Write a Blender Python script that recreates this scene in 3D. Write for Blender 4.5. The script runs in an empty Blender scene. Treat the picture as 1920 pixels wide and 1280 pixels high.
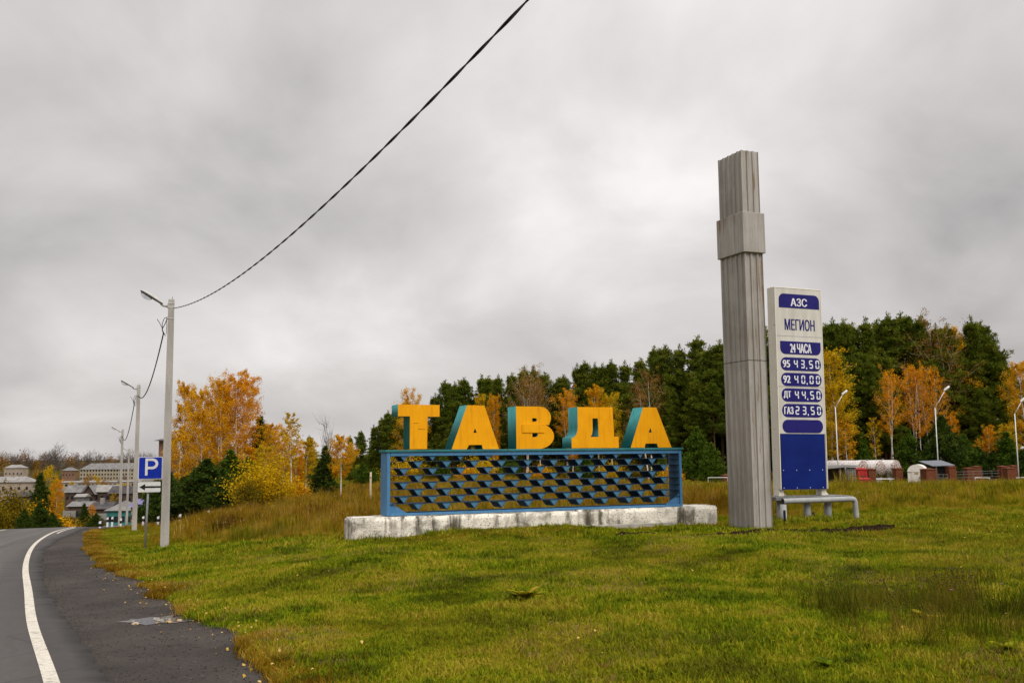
import bpy, bmesh, math, random
import numpy as np
from mathutils import Vector, Matrix, Euler, noise as mnoise

random.seed(7); rng = np.random.default_rng(7)
S = bpy.context.scene
COL = S.collection
PI = math.pi
R = math.radians

# ------------------------------------------------------------------ camera
FPX = 1867.0                      # focal length in pixels of the 1920 px wide photograph (35 mm)
PITCH = math.atan(208.0 / FPX)
ROLL = R(0.55)
EYE = Vector((0, 0, 1.6))
cam_data = bpy.data.cameras.new('camera')
cam_data.sensor_width = 36.0
cam_data.lens = 36.0 * FPX / 1920.0
cam_data.clip_start = 0.1
cam_data.clip_end = 12000
cam = bpy.data.objects.new('camera', cam_data)
COL.objects.link(cam)
CM = Matrix.Rotation(PI / 2 + PITCH, 4, 'X') @ Matrix.Rotation(-ROLL, 4, 'Z')
cam.matrix_world = Matrix.Translation(EYE) @ CM
S.camera = cam

# ------------------------------------------------------------------ sky, sun, exposure
SUN_EL, SUN_AZ = R(52), R(35)      # high soft light from behind the photographer, a little to the right
W = bpy.data.worlds.new('World'); S.world = W; W.use_nodes = True
nt = W.node_tree; nt.nodes.clear()
def wn(t, **k):
    n = nt.nodes.new(t)
    for a, b in k.items(): setattr(n, a, b)
    return n
wl = nt.links.new
wout = wn('ShaderNodeOutputWorld'); wbg = wn('ShaderNodeBackground')
sky = wn('ShaderNodeTexSky', sky_type='NISHITA', sun_disc=False)
sky.sun_elevation = SUN_EL; sky.sun_rotation = PI - SUN_AZ
sky.air_density = 1.0; sky.dust_density = 3.0
tc = wn('ShaderNodeTexCoord')
sep = wn('ShaderNodeSeparateXYZ'); wl(tc.outputs['Generated'], sep.inputs[0])
zc = wn('ShaderNodeMath', operation='MAXIMUM'); wl(sep.outputs['Z'], zc.inputs[0]); zc.inputs[1].default_value = 0.0
zo = wn('ShaderNodeMath', operation='ADD'); wl(zc.outputs[0], zo.inputs[0]); zo.inputs[1].default_value = 0.42
dx = wn('ShaderNodeMath', operation='DIVIDE'); wl(sep.outputs['X'], dx.inputs[0]); wl(zo.outputs[0], dx.inputs[1])
dy = wn('ShaderNodeMath', operation='DIVIDE'); wl(sep.outputs['Y'], dy.inputs[0]); wl(zo.outputs[0], dy.inputs[1])
cmb = wn('ShaderNodeCombineXYZ'); wl(dx.outputs[0], cmb.inputs[0]); wl(dy.outputs[0], cmb.inputs[1])
mp = wn('ShaderNodeMapping'); wl(cmb.outputs[0], mp.inputs[0]); mp.inputs['Location'].default_value = (-14.0, 5.4, 14.7)
mp.inputs['Rotation'].default_value = (0, 0, R(12)); mp.inputs['Scale'].default_value = (1.0, 0.8, 1)
n1 = wn('ShaderNodeTexNoise'); wl(mp.outputs[0], n1.inputs['Vector'])
n1.inputs['Scale'].default_value = 0.85; n1.inputs['Detail'].default_value = 5; n1.inputs['Roughness'].default_value = 0.46; n1.inputs['Distortion'].default_value = 0.1
n2 = wn('ShaderNodeTexNoise'); wl(mp.outputs[0], n2.inputs['Vector'])
n2.inputs['Scale'].default_value = 2.4; n2.inputs['Detail'].default_value = 6; n2.inputs['Roughness'].default_value = 0.5; n2.inputs['Distortion'].default_value = 0.3
am = wn('ShaderNodeMath', operation='MULTIPLY'); wl(n2.outputs['Fac'], am.inputs[0]); am.inputs[1].default_value = 0.54
ad = wn('ShaderNodeMath', operation='MULTIPLY_ADD'); wl(n1.outputs['Fac'], ad.inputs[0]); ad.inputs[1].default_value = 0.52; wl(am.outputs[0], ad.inputs[2])
cr = wn('ShaderNodeValToRGB'); wl(ad.outputs[0], cr.inputs[0])
e = cr.color_ramp.elements
e[0].position = 0.36; e[0].color = (0.43, 0.410, 0.405, 1)
e[1].position = 0.65; e[1].color = (0.96, 0.925, 0.91, 1)
m_ = e.new(0.455); m_.color = (0.60, 0.570, 0.563, 1)
m_ = e.new(0.55); m_.color = (0.75, 0.718, 0.705, 1)
# an overcast sky brightens towards the zenith
zb = wn('ShaderNodeMath', operation='MULTIPLY_ADD'); wl(zc.outputs[0], zb.inputs[0]); zb.inputs[1].default_value = 0.7; zb.inputs[2].default_value = 0.86
cs = wn('ShaderNodeVectorMath', operation='SCALE'); wl(cr.outputs['Color'], cs.inputs[0]); wl(zb.outputs[0], cs.inputs['Scale'])
ms = wn('ShaderNodeVectorMath', operation='SCALE'); wl(cs.outputs[0], ms.inputs[0]); ms.inputs['Scale'].default_value = 6.2
mx = wn('ShaderNodeMix', data_type='RGBA'); mx.inputs[0].default_value = 0.965
wl(sky.outputs[0], mx.inputs[6]); wl(ms.outputs[0], mx.inputs[7])
wl(mx.outputs[2], wbg.inputs['Color']); wbg.inputs['Strength'].default_value = 0.079
wl(wbg.outputs[0], wout.inputs[0])

sd = bpy.data.lights.new('sun', 'SUN'); sd.energy = 1.5; sd.angle = R(40); sd.color = (1.0, 0.96, 0.90)
sun = bpy.data.objects.new('sun', sd); COL.objects.link(sun)
sun.rotation_euler = (PI / 2 - SUN_EL, 0, SUN_AZ)
sun.location = (0, -20, 40)

S.view_settings.view_transform = 'Standard'; S.view_settings.look = 'None'
S.view_settings.exposure = 1.0; S.view_settings.gamma = 1.0; S.view_settings.use_curve_mapping = False
S.cycles.max_bounces = 6; S.cycles.diffuse_bounces = 3; S.cycles.glossy_bounces = 3
S.cycles.transmission_bounces = 4; S.cycles.transparent_max_bounces = 6
S.cycles.caustics_reflective = False; S.cycles.caustics_refractive = False

# ------------------------------------------------------------------ helpers
_R3 = CM.to_3x3()
def ray(u, v):                     # direction through photo pixel (u, v), scaled to advance 1 m along Y
    d = _R3 @ Vector(((u - 960) / FPX, (640 - v) / FPX, -1.0)); return d / d.y
def at(u, v, Y): return EYE + ray(u, v) * Y

def tag(o, label=None, cat=None, group=None, kind=None):
    if label: o['label'] = label
    if cat: o['category'] = cat
    if group: o['group'] = group
    if kind: o['kind'] = kind
    return o
def empty(name, loc=(0, 0, 0), rz=0.0, label=None, cat=None, group=None):
    o = bpy.data.objects.new(name, None); o.empty_display_size = 0.2
    o.location = loc; o.rotation_euler = (0, 0, rz); COL.objects.link(o)
    return tag(o, label, cat, group)
def link(name, me, parent=None, loc=None, rot=None):
    o = bpy.data.objects.new(name, me); COL.objects.link(o); o.parent = parent
    if loc is not None: o.location = loc
    if rot is not None: o.rotation_euler = rot
    return o
def copy_tree(o, parent=None):
    c = o.copy(); COL.objects.link(c); c.parent = parent
    for ch in list(o.children): copy_tree(ch, c)
    return c

class MB:
    def __init__(s): s.v = []; s.f = []; s.m = []
    def add(s, vs, fs, mi=0):
        k = len(s.v); s.v += [tuple(p) for p in vs]; s.f += [tuple(i + k for i in f) for f in fs]; s.m += [mi] * len(fs); return s
    def box(s, x0, x1, y0, y1, z0, z1, mi=0, M=None):
        vs = [(x0,y0,z0),(x1,y0,z0),(x1,y1,z0),(x0,y1,z0),(x0,y0,z1),(x1,y0,z1),(x1,y1,z1),(x0,y1,z1)]
        if M is not None: vs = [M @ Vector(p) for p in vs]
        return s.add(vs, [(3,2,1,0),(4,5,6,7),(0,1,5,4),(1,2,6,5),(2,3,7,6),(3,0,4,7)], mi)
    def cbox(s, x0, x1, y0, y1, z0, z1, c=0.01, mi=0, M=None):   # box with chamfered edges (all twelve)
        xs, ys, zs = (x0, x0+c, x1-c, x1), (y0, y0+c, y1-c, y1), (z0, z0+c, z1-c, z1)
        bm = bmesh.new(); bmesh.ops.create_cube(bm, size=1)
        for w in bm.verts: w.co = Vector(((x0+x1)/2 + w.co.x*(x1-x0), (y0+y1)/2 + w.co.y*(y1-y0), (z0+z1)/2 + w.co.z*(z1-z0)))
        bmesh.ops.bevel(bm, geom=bm.edges[:], offset=c, segments=1, affect='EDGES')
        bm.verts.index_update()
        vs = [w.co.copy() for w in bm.verts]
        if M is not None: vs = [M @ p for p in vs]
        s.add(vs, [tuple(w.index for w in f.verts) for f in bm.faces], mi); bm.free(); return s
    def tube(s, pts, rad, n=8, mi=0, caps=True):
        pts = [Vector(p) for p in pts]
        if not hasattr(rad, '__len__'): rad = [rad] * len(pts)
        rings = []; prev = None
        for i, p in enumerate(pts):
            t = (pts[min(i+1, len(pts)-1)] - pts[max(i-1, 0)]).normalized()
            a = Vector((0,0,1)) if abs(t.z) < 0.9 else Vector((1,0,0))
            if prev is not None: a = prev
            x = (a - t * a.dot(t)).normalized(); y = t.cross(x); prev = x
            rings.append([p + x*math.cos(2*PI*k/n)*rad[i] + y*math.sin(2*PI*k/n)*rad[i] for k in range(n)])
        vs = [q for r in rings for q in r]; fs = []
        for i in range(len(pts)-1):
            for k in range(n):
                a, b = i*n+k, i*n+(k+1) % n
                fs.append((a, b, b+n, a+n))
        if caps: fs.append(tuple(range(n))[::-1]); fs.append(tuple((len(pts)-1)*n + k for k in range(n)))
        return s.add(vs, fs, mi)
    def prism(s, poly, z0, z1, mi=0, M=None, top=None):   # poly in XY, extruded along Z
        n = len(poly); vs = [(x, y, z0) for x, y in poly] + [(x, y, z1) for x, y in (top or poly)]
        if M is not None: vs = [M @ Vector(p) for p in vs]
        fs = [tuple(range(n))[::-1], tuple(range(n, 2*n))] + [(i, (i+1) % n, (i+1) % n + n, i+n) for i in range(n)]
        return s.add(vs, fs, mi)
    def mesh(s, name, mats, smooth=False):
        me = bpy.data.meshes.new(name); me.from_pydata(s.v, [], s.f)
        for m in (mats if isinstance(mats, (list, tuple)) else [mats]): me.materials.append(m)
        if any(s.m): me.polygons.foreach_set('material_index', s.m)
        if smooth:
            me.polygons.foreach_set('use_smooth', [True]*len(me.polygons))
        me.update(); return me
    def build(s, name, mats, parent=None, loc=None, rot=None, smooth=False):
        return link(name, s.mesh(name, mats, smooth), parent, loc, rot)

def npmesh(name, V, Fq, mats, mi=None, smooth=False):    # V (n,3) array, Fq (m,k) array of indices
    me = bpy.data.meshes.new(name); V = np.asarray(V, np.float32); Fq = np.asarray(Fq, np.int32)
    k = Fq.shape[1]
    me.vertices.add(len(V)); me.vertices.foreach_set('co', V.ravel())
    me.loops.add(Fq.size); me.loops.foreach_set('vertex_index', Fq.ravel())
    me.polygons.add(len(Fq)); me.polygons.foreach_set('loop_start', np.arange(0, Fq.size, k, dtype=np.int32))
    for m in (mats if isinstance(mats, (list, tuple)) else [mats]): me.materials.append(m)
    if mi is not None: me.polygons.foreach_set('material_index', np.asarray(mi, np.int32))
    if smooth: me.polygons.foreach_set('use_smooth', np.ones(len(Fq), bool))
    me.update(calc_edges=True); me.validate(); return me

# ------------------------------------------------------------------ materials
class NT:
    def __init__(s, name):
        s.m = bpy.data.materials.new(name); s.m.use_nodes = True; s.t = s.m.node_tree
        s.b = s.t.nodes['Principled BSDF']; s.o = s.t.nodes['Material Output']; s.l = s.t.links.new
        s.b.inputs['Specular IOR Level'].default_value = 0.2
    def n(s, t, **k):
        x = s.t.nodes.new(t)
        for a, b in k.items(): setattr(x, a, b)
        return x
    def coords(s, mode='Object', scale=(1,1,1), loc=(0,0,0)):
        c = s.n('ShaderNodeTexCoord'); mp = s.n('ShaderNodeMapping')
        if mode == 'World':
            g = s.n('ShaderNodeNewGeometry'); s.l(g.outputs['Position'], mp.inputs[0])
        else: s.l(c.outputs[mode], mp.inputs[0])
        mp.inputs['Scale'].default_value = scale; mp.inputs['Location'].default_value = loc
        return mp.outputs[0]
    def noise(s, vec, scale, detail=4, rough=0.55, dist=0.0):
        x = s.n('ShaderNodeTexNoise'); s.l(vec, x.inputs['Vector'])
        x.inputs['Scale'].default_value = scale; x.inputs['Detail'].default_value = detail
        x.inputs['Roughness'].default_value = rough; x.inputs['Distortion'].default_value = dist
        return x.outputs['Fac']
    def ramp(s, fac, stops, interp='LINEAR'):
        x = s.n('ShaderNodeValToRGB'); s.l(fac, x.inputs[0]); el = x.color_ramp.elements; x.color_ramp.interpolation = interp
        el[0].position, el[0].color = stops[0][0], col4(stops[0][1]); el[1].position, el[1].color = stops[-1][0], col4(stops[-1][1])
        for p, c in stops[1:-1]: q = el.new(p); q.color = col4(c)
        return x.outputs[0]
    def mix(s, fac, a, b, mode='MIX'):
        x = s.n('ShaderNodeMix', data_type='RGBA', blend_type=mode)
        for i, w in ((0, fac), (6, a), (7, b)):
            if hasattr(w, 'is_output') or hasattr(w, 'links'): s.l(w, x.inputs[i])
            else: x.inputs[i].default_value = w if i == 0 else col4(w)
        return x.outputs[2]
    def math(s, op, a, b=None, c=None):
        x = s.n('ShaderNodeMath', operation=op)
        for i, w in enumerate((a, b, c)):
            if w is None: continue
            if hasattr(w, 'links'): s.l(w, x.inputs[i])
            else: x.inputs[i].default_value = w
        return x.outputs[0]
    def bump(s, h, strength=0.3, dist=0.02):
        x = s.n('ShaderNodeBump'); s.l(h, x.inputs['Height']); x.inputs['Strength'].default_value = strength; x.inputs['Distance'].default_value = dist
        s.l(x.outputs[0], s.b.inputs['Normal'])
    def color(s, c, rough=0.7):
        if hasattr(c, 'links'): s.l(c, s.b.inputs['Base Color'])
        else: s.b.inputs['Base Color'].default_value = col4(c)
        if hasattr(rough, 'links'): s.l(rough, s.b.inputs['Roughness'])
        else: s.b.inputs['Roughness'].default_value = rough
        return s.m
def col4(c):
    if not hasattr(c, '__len__'): return (c, c, c, 1)
    return tuple(c) if len(c) == 4 else (*c, 1)

def mottled(name, c1, c2, scale=6, rough=0.6, bump=0.0, lo=0.35, hi=0.65, mode='Object', sc=(1,1,1), metal=0.0, detail=6):
    t = NT(name); f = t.noise(t.coords(mode, sc), scale, detail)
    t.color(t.ramp(f, [(lo, c1), (hi, c2)]), rough)
    if bump: t.bump(f, bump, 0.01)
    t.b.inputs['Metallic'].default_value = metal
    return t.m

def paint(name, base, chip, under, streak=(6, 6, 0.7), amt=0.62, rough=0.55, chips=0.68):
    """old paint: brush streaks, fading and small chips that show what is under it"""
    t = NT(name); v = t.coords('Object')
    f = t.noise(t.coords('Object', streak), 3.0, 6, 0.6)
    big = t.noise(v, 1.7, 4)
    c = t.mix(t.ramp(f, [(0.3, 0), (0.75, 1)]), base, chip)
    c = t.mix(t.math('MULTIPLY', t.ramp(big, [(0.45, 0), (0.75, 1)]), 0.35), c, [x*amt for x in base])
    ch = t.ramp(t.noise(v, 11, 8, 0.65), [(chips, 0), (chips + 0.025, 1)])
    c = t.mix(ch, c, under); t.color(c, rough)
    t.bump(t.math('SUBTRACT', f, ch), 0.25, 0.006)
    return t.m

def leafmat(name, stops, trans=0.35, rough=0.6, hue_obj=0.15, clump=1.1):
    """leaf colour picked at random for each leaf, with a small shift for each tree"""
    t = NT(name); g = t.n('ShaderNodeNewGeometry'); oi = t.n('ShaderNodeObjectInfo')
    f = t.math('ADD', t.math('MULTIPLY', g.outputs['Random Per Island'], 1 - hue_obj), t.math('MULTIPLY', oi.outputs['Random'], hue_obj))
    f = t.math('ADD', f, t.math('MULTIPLY', t.math('SUBTRACT', t.noise(t.coords('Object'), 0.8, 3, 0.6), 0.5), clump))
    c = t.ramp(f, stops); t.color(c, rough)
    t.b.inputs['Specular IOR Level'].default_value = 0.05
    tr = t.n('ShaderNodeBsdfTranslucent'); t.l(c, tr.inputs['Color'])
    ms = t.n('ShaderNodeMixShader'); ms.inputs[0].default_value = trans
    t.l(t.b.outputs[0], ms.inputs[1]); t.l(tr.outputs[0], ms.inputs[2]); t.l(ms.outputs[0], t.o.inputs['Surface'])
    return t.m

M = {}
# the lawn and meadow ground share one material; patches of colour follow noise in the place itself
def ground_patch_nodes(t):
    v = t.coords('World')
    big = t.noise(v, 0.16, 3, 0.5); mid = t.noise(v, 0.75, 5, 0.6); fine = t.noise(v, 9, 6, 0.65)
    return v, big, mid, fine
t = NT('ground_soil_grass'); v, big, mid, fine = ground_patch_nodes(t)
c = t.mix(t.ramp(mid, [(0.38, 0), (0.62, 1)]), (0.075, 0.080, 0.002), (0.13, 0.105, 0.004))
c = t.mix(t.ramp(big, [(0.45, 0), (0.65, 1)]), c, (0.12, 0.078, 0.006))
c = t.mix(t.ramp(fine, [(0.3, 0.0), (0.75, 0.6)]), c, (0.030, 0.022, 0.003))
t.color(c, 0.95); t.b.inputs['Specular IOR Level'].default_value = 0.0; t.bump(fine, 0.6, 0.05); M['ground'] = t.m

def grassmat(name, stops, dry, dry_amt=0.5, trans=0.3):
    t = NT(name); v, big, mid, fine = ground_patch_nodes(t); oi = t.n('ShaderNodeObjectInfo'); g = t.n('ShaderNodeNewGeometry')
    md2 = t.noise(v, 2.3, 4, 0.6)
    f = t.math('ADD', t.math('ADD', t.math('MULTIPLY', t.math('SUBTRACT', mid, 0.56), 2.1), t.math('MULTIPLY', md2, 1.0)), t.math('MULTIPLY', t.math('ADD', t.math('MULTIPLY', oi.outputs['Random'], 1.5), t.math('MULTIPLY', g.outputs['Random Per Island'], 0.7)), 0.27))
    c = t.ramp(f, stops)
    d = t.ramp(t.math('ADD', t.math('MULTIPLY', big, 0.8), t.math('MULTIPLY', g.outputs['Random Per Island'], 0.3)), [(0.5, 0), (0.72, dry_amt)])
    c = t.mix(d, c, dry); t.color(c, 0.65); t.b.inputs['Specular IOR Level'].default_value = 0.04
    tr = t.n('ShaderNodeBsdfTranslucent'); t.l(c, tr.inputs['Color'])
    ms = t.n('ShaderNodeMixShader'); ms.inputs[0].default_value = trans
    t.l(t.b.outputs[0], ms.inputs[1]); t.l(tr.outputs[0], ms.inputs[2]); t.l(ms.outputs[0], t.o.inputs['Surface'])
    return t.m
M['lawn'] = grassmat('lawn_blades', [(0.36, (0.032, 0.062, 0.0015)), (0.52, (0.095, 0.168, 0.002)), (0.68, (0.165, 0.235, 0.003)), (0.84, (0.27, 0.275, 0.005)), (1.02, (0.36, 0.30, 0.03))], (0.25, 0.175, 0.015), 0.42)
M['dry'] = grassmat('dry_meadow_blades', [(0.36, (0.060, 0.050, 0.003)), (0.52, (0.150, 0.105, 0.004)), (0.68, (0.27, 0.155, 0.008)), (0.82, (0.34, 0.205, 0.012)), (1.0, (0.44, 0.30, 0.06))], (0.17, 0.070, 0.005), 0.55)
M['weed'] = grassmat('green_weed_blades', [(0.36, (0.045, 0.062, 0.0015)), (0.52, (0.120, 0.145, 0.002)), (0.68, (0.22, 0.215, 0.004)), (0.82, (0.32, 0.25, 0.010)), (1.0, (0.40, 0.28, 0.03))], (0.24, 0.14, 0.008), 0.5)
M['darkweed'] = grassmat('dark_weed_blades', [(0.36, (0.032, 0.044, 0.002)), (0.55, (0.072, 0.092, 0.003)), (0.75, (0.13, 0.125, 0.006)), (0.95, (0.19, 0.13, 0.02))], (0.10, 0.065, 0.008), 0.45)
M['umbel'] = mottled('dry_white_flower', (0.34, 0.28, 0.17), (0.55, 0.48, 0.34), 8, 0.9)
M['purple'] = mottled('purple_thistle', (0.20, 0.05, 0.12), (0.40, 0.14, 0.24), 8, 0.9)
M['seedhead'] = mottled('dark_seed_head', (0.020, 0.012, 0.010), (0.06, 0.035, 0.02), 8, 0.9)

t = NT('asphalt'); v = t.coords('World'); fine = t.noise(v, 55, 3, 0.7); mid = t.noise(v, 0.9, 5, 0.6); lon = t.noise(t.coords('Object', (0.02, 1.1, 1)), 1.0, 3)
c = t.ramp(mid, [(0.3, (0.060, 0.053, 0.048)), (0.7, (0.095, 0.085, 0.078))])
c = t.mix(t.ramp(fine, [(0.35, 0.0), (0.8, 0.65)]), c, (0.17, 0.16, 0.15))
# tar seam and dark repair band running along the edge of the road (u = metres across, in the mesh's UV)
uv = t.n('ShaderNodeUVMap'); um = t.n('ShaderNodeMapping'); t.l(uv.outputs[0], um.inputs[0]); um.inputs['Scale'].default_value = (10, 10, 1); sp = t.n('ShaderNodeSeparateXYZ'); t.l(um.outputs[0], sp.inputs[0])
ul = t.n('ShaderNodeMapping'); t.l(um.outputs[0], ul.inputs[0]); ul.inputs['Scale'].default_value = (1.3, 0.035, 1)
c = t.mix(t.ramp(t.noise(ul.outputs[0], 1.0, 5, 0.6), [(0.40, 0), (0.66, 0.6)]), c, (0.036, 0.031, 0.028))
wob = t.math('ADD', sp.outputs[0], t.math('MULTIPLY', t.math('SUBTRACT', t.noise(v, 0.8, 5, 0.65), 0.5), 0.55))
band = t.math('MULTIPLY', t.ramp(wob, [(0.0, 0), (0.02, 1)]), 1.0)
lane = t.n('ShaderNodeMapRange'); t.l(wob, lane.inputs[0]); lane.inputs[1].default_value = 0.4; lane.inputs[2].default_value = 1.5; lane.inputs[3].default_value = 0.72; lane.inputs[4].default_value = 0.0
c = t.mix(lane.outputs[0], c, (0.030, 0.026, 0.024))
c = t.mix(t.ramp(wob, [(0.02, 0.8), (0.22, 0.0)]), c, (0.008, 0.007, 0.006))
crk = t.n('ShaderNodeTexVoronoi', feature='DISTANCE_TO_EDGE'); t.l(t.coords('World', (0.5, 0.5, 0.5)), crk.inputs['Vector']); crk.inputs['Scale'].default_value = 0.7
c = t.mix(t.ramp(crk.outputs['Distance'], [(0.0, 0.5), (0.007, 0)]), c, (0.012, 0.012, 0.012))
t.color(c, t.ramp(mid, [(0.3, 0.62), (0.7, 0.85)])); t.bump(fine, 0.35, 0.006); t.b.inputs['Specular IOR Level'].default_value = 0.35; M['asphalt'] = t.m

t = NT('crumbled_shoulder'); v = t.coords('World'); fine = t.noise(v, 30, 5, 0.75); mid = t.noise(v, 0.55, 5, 0.6); vo = t.n('ShaderNodeTexVoronoi'); t.l(v, vo.inputs['Vector']); vo.inputs['Scale'].default_value = 34
c = t.ramp(mid, [(0.32, (0.030, 0.0255, 0.0225)), (0.68, (0.072, 0.061, 0.054))])
c = t.mix(t.ramp(fine, [(0.52, 0), (0.8, 0.6)]), c, (0.10, 0.088, 0.08))
c = t.mix(t.ramp(vo.outputs['Color'], [(0.90, 0), (0.94, 0.35)]), c, (0.20, 0.18, 0.16))
t.color(c, 0.9); t.b.inputs['Specular IOR Level'].default_value = 0.12; t.bump(t.math('ADD', fine, vo.outputs['Distance']), 0.6, 0.018); M['shoulder'] = t.m

t = NT('worn_road_paint'); v = t.coords('World')
w1 = t.mix(0.5, t.ramp(t.noise(v, 9, 8, 0.75), [(0.50, 0), (0.64, 1)]), t.ramp(t.noise(v, 45, 3, 0.8), [(0.48, 0), (0.66, 1)]))
t.color(t.mix(w1, t.mix(t.noise(v, 2, 4), (0.58, 0.53, 0.44), (0.70, 0.655, 0.57)), (0.10, 0.095, 0.09)), 0.7); M['roadpaint'] = t.m

# painted letters and frame
t = NT('orange_letter_paint'); v = t.coords('Object'); f = t.noise(v, 1.6, 5); g2 = t.noise(t.coords('Object', (1, 1, 0.25)), 9, 5)
c = t.mix(t.ramp(f, [(0.3, 0), (0.7, 1)]), (0.74, 0.305, 0.002), (0.81, 0.36, 0.003))
c = t.mix(t.math('MULTIPLY', t.ramp(g2, [(0.55, 0), (0.8, 1)]), 0.30), c, (0.55, 0.21, 0.008))
dr = t.noise(t.coords('Object', (9, 9, 0.7)), 1.4, 6, 0.65); c = t.mix(t.ramp(dr, [(0.52, 0), (0.72, 0.6)]), c, (0.42, 0.155, 0.006))
c = t.mix(t.ramp(t.noise(v, 3.5, 5, 0.6, 0.8), [(0.60, 0), (0.72, 0.5)]), c, (0.88, 0.47, 0.02))
ch = t.ramp(t.noise(v, 6, 9, 0.72), [(0.665, 0), (0.68, 1)]); c = t.mix(ch, c, (0.22, 0.075, 0.02))
t.color(c, 0.6); t.b.inputs['Specular IOR Level'].default_value = 0.12; t.bump(t.math('ADD', t.noise(v, 4, 3), t.math('SUBTRACT', g2, ch)), 0.35, 0.02); M['orange'] = t.m
M['orangerust'] = mottled('rusty_seam', (0.28, 0.10, 0.015), (0.42, 0.17, 0.02), 9, 0.8)
M['teal'] = paint('teal_letter_side', (0.010, 0.20, 0.20), (0.07, 0.33, 0.33), (0.20, 0.26, 0.24), (5, 5, 0.6), 0.5)
M['tealcap'] = paint('teal_cap_board', (0.015, 0.115, 0.125), (0.05, 0.21, 0.21), (0.05, 0.06, 0.03), (0.6, 5, 5), 0.5, 0.6, 0.62)
M['blueframe'] = paint('blue_frame_paint', (0.05, 0.165, 0.33), (0.085, 0.22, 0.39), (0.12, 0.22, 0.26), (4, 4, 0.5), 0.7)
M['baflit'] = paint('lit_baffle_blue', (0.032, 0.115, 0.215), (0.075, 0.20, 0.31), (0.08, 0.14, 0.18), (2, 2, 2), 0.7)  # lighter copy of the baffle blue, for the lit inside of the vee
M['bafshade'] = paint('shaded_baffle_blue', (0.012, 0.040, 0.085), (0.022, 0.065, 0.12), (0.05, 0.07, 0.09), (2, 2, 2), 0.7, 0.6, 0.7)  # darker copy of the same blue: shade of the down-facing flanks in the colour

t = NT('whitewashed_concrete'); v = t.coords('Object'); f = t.noise(v, 2.3, 8, 0.62, 0.4); st = t.noise(t.coords('Object', (2.6, 2.6, 0.28)), 1.5, 5, 0.6); fi = t.noise(v, 24, 6, 0.7)
c = t.mix(t.ramp(f, [(0.34, 0), (0.54, 1)]), (0.20, 0.175, 0.14), (0.80, 0.75, 0.65))
c = t.mix(t.ramp(st, [(0.53, 0), (0.66, 0.9)]), c, (0.060, 0.050, 0.030))
c = t.mix(t.ramp(fi, [(0.54, 0), (0.66, 0.9)]), c, (0.065, 0.055, 0.040))
c = t.mix(t.ramp(t.noise(v, 60, 4, 0.8), [(0.58, 0), (0.66, 0.7)]), c, (0.05, 0.042, 0.03))
c = t.mix(t.ramp(t.noise(v, 5, 4), [(0.70, 0), (0.76, 0.7)]), c, (0.48, 0.30, 0.20))
t.color(c, 0.92); t.bump(t.math('ADD', f, fi), 0.7, 0.03); M['whitewash'] = t.m

t = NT('weathered_pylon_metal'); v = t.coords('Object'); st = t.noise(t.coords('Object', (5, 5, 0.22)), 1.6, 6, 0.65); fi = t.noise(t.coords('Object', (9, 9, 1.2)), 3, 6, 0.7); bl = t.noise(v, 0.7, 4)
c = t.mix(t.ramp(st, [(0.3, 0), (0.72, 1)]), (0.27, 0.25, 0.225), (0.44, 0.415, 0.38))
c = t.mix(t.ramp(fi, [(0.54, 0), (0.76, 0.65)]), c, (0.17, 0.145, 0.12))
c = t.mix(t.ramp(bl, [(0.45, 0), (0.62, 0.45)]), c, (0.20, 0.175, 0.15))
rs = t.ramp(t.noise(t.coords('Object', (7, 7, 0.45), (2.3, 0, 0.4)), 1.1, 6, 0.7), [(0.57, 0), (0.66, 0.85)]); c = t.mix(rs, c, (0.17, 0.085, 0.022))
t.color(c, 0.6); t.b.inputs['Metallic'].default_value = 0.15; t.bump(fi, 0.25, 0.006); M['pylon'] = t.m

t = NT('precast_concrete_post'); v = t.coords('Object'); f = t.noise(t.coords('Object', (3, 3, 0.5)), 1.2, 6, 0.6); fi = t.noise(v, 22, 5, 0.7)
zc_ = t.n('ShaderNodeTexCoord')
c = t.mix(t.ramp(f, [(0.3, 0), (0.7, 1)]), (0.26, 0.24, 0.215), (0.42, 0.395, 0.36)); c = t.mix(t.ramp(fi, [(0.55, 0), (0.75, 0.7)]), c, (0.15, 0.135, 0.12))
t.color(c, 0.9); t.bump(fi, 0.5, 0.01); M['post'] = t.m

M['white'] = mottled('white_sign_panel', (0.47, 0.445, 0.39), (0.60, 0.585, 0.54), 1.3, 0.4, sc=(2.5, 1, 0.5))
M['rustwhite'] = paint('white_frame_with_rust', (0.66, 0.61, 0.52), (0.72, 0.69, 0.62), (0.33, 0.16, 0.06), (6, 6, 0.3), 0.8, 0.45, 0.66)
M['navy'] = mottled('navy_sign_film', (0.010, 0.008, 0.115), (0.014, 0.011, 0.145), 3, 0.5)
M['blueboard'] = mottled('blue_sign_board', (0.0015, 0.010, 0.115), (0.003, 0.016, 0.145), 1.6, 0.3)
M['letterwhite'] = mottled('white_sign_lettering', (0.66, 0.66, 0.68), (0.76, 0.76, 0.78), 4, 0.4)
M['digit'] = mottled('pale_segment_digit', (0.66, 0.70, 0.72), (0.78, 0.80, 0.82), 4, 0.4)
M['signblue'] = mottled('retroreflective_blue', (0.004, 0.022, 0.30), (0.007, 0.030, 0.36), 3, 0.4)
M['signwhite'] = mottled('retroreflective_white', (0.60, 0.60, 0.59), (0.70, 0.70, 0.69), 5, 0.4)
M['black'] = mottled('black_sign_film', (0.010, 0.010, 0.011), (0.018, 0.018, 0.018), 5, 0.5)
M['galv'] = mottled('galvanised_steel', (0.24, 0.245, 0.25), (0.36, 0.365, 0.37), 9, 0.5, 0, metal=0.35)
M['pipe'] = mottled('grey_painted_pipe', (0.26, 0.27, 0.275), (0.36, 0.365, 0.36), 3, 0.5)
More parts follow.
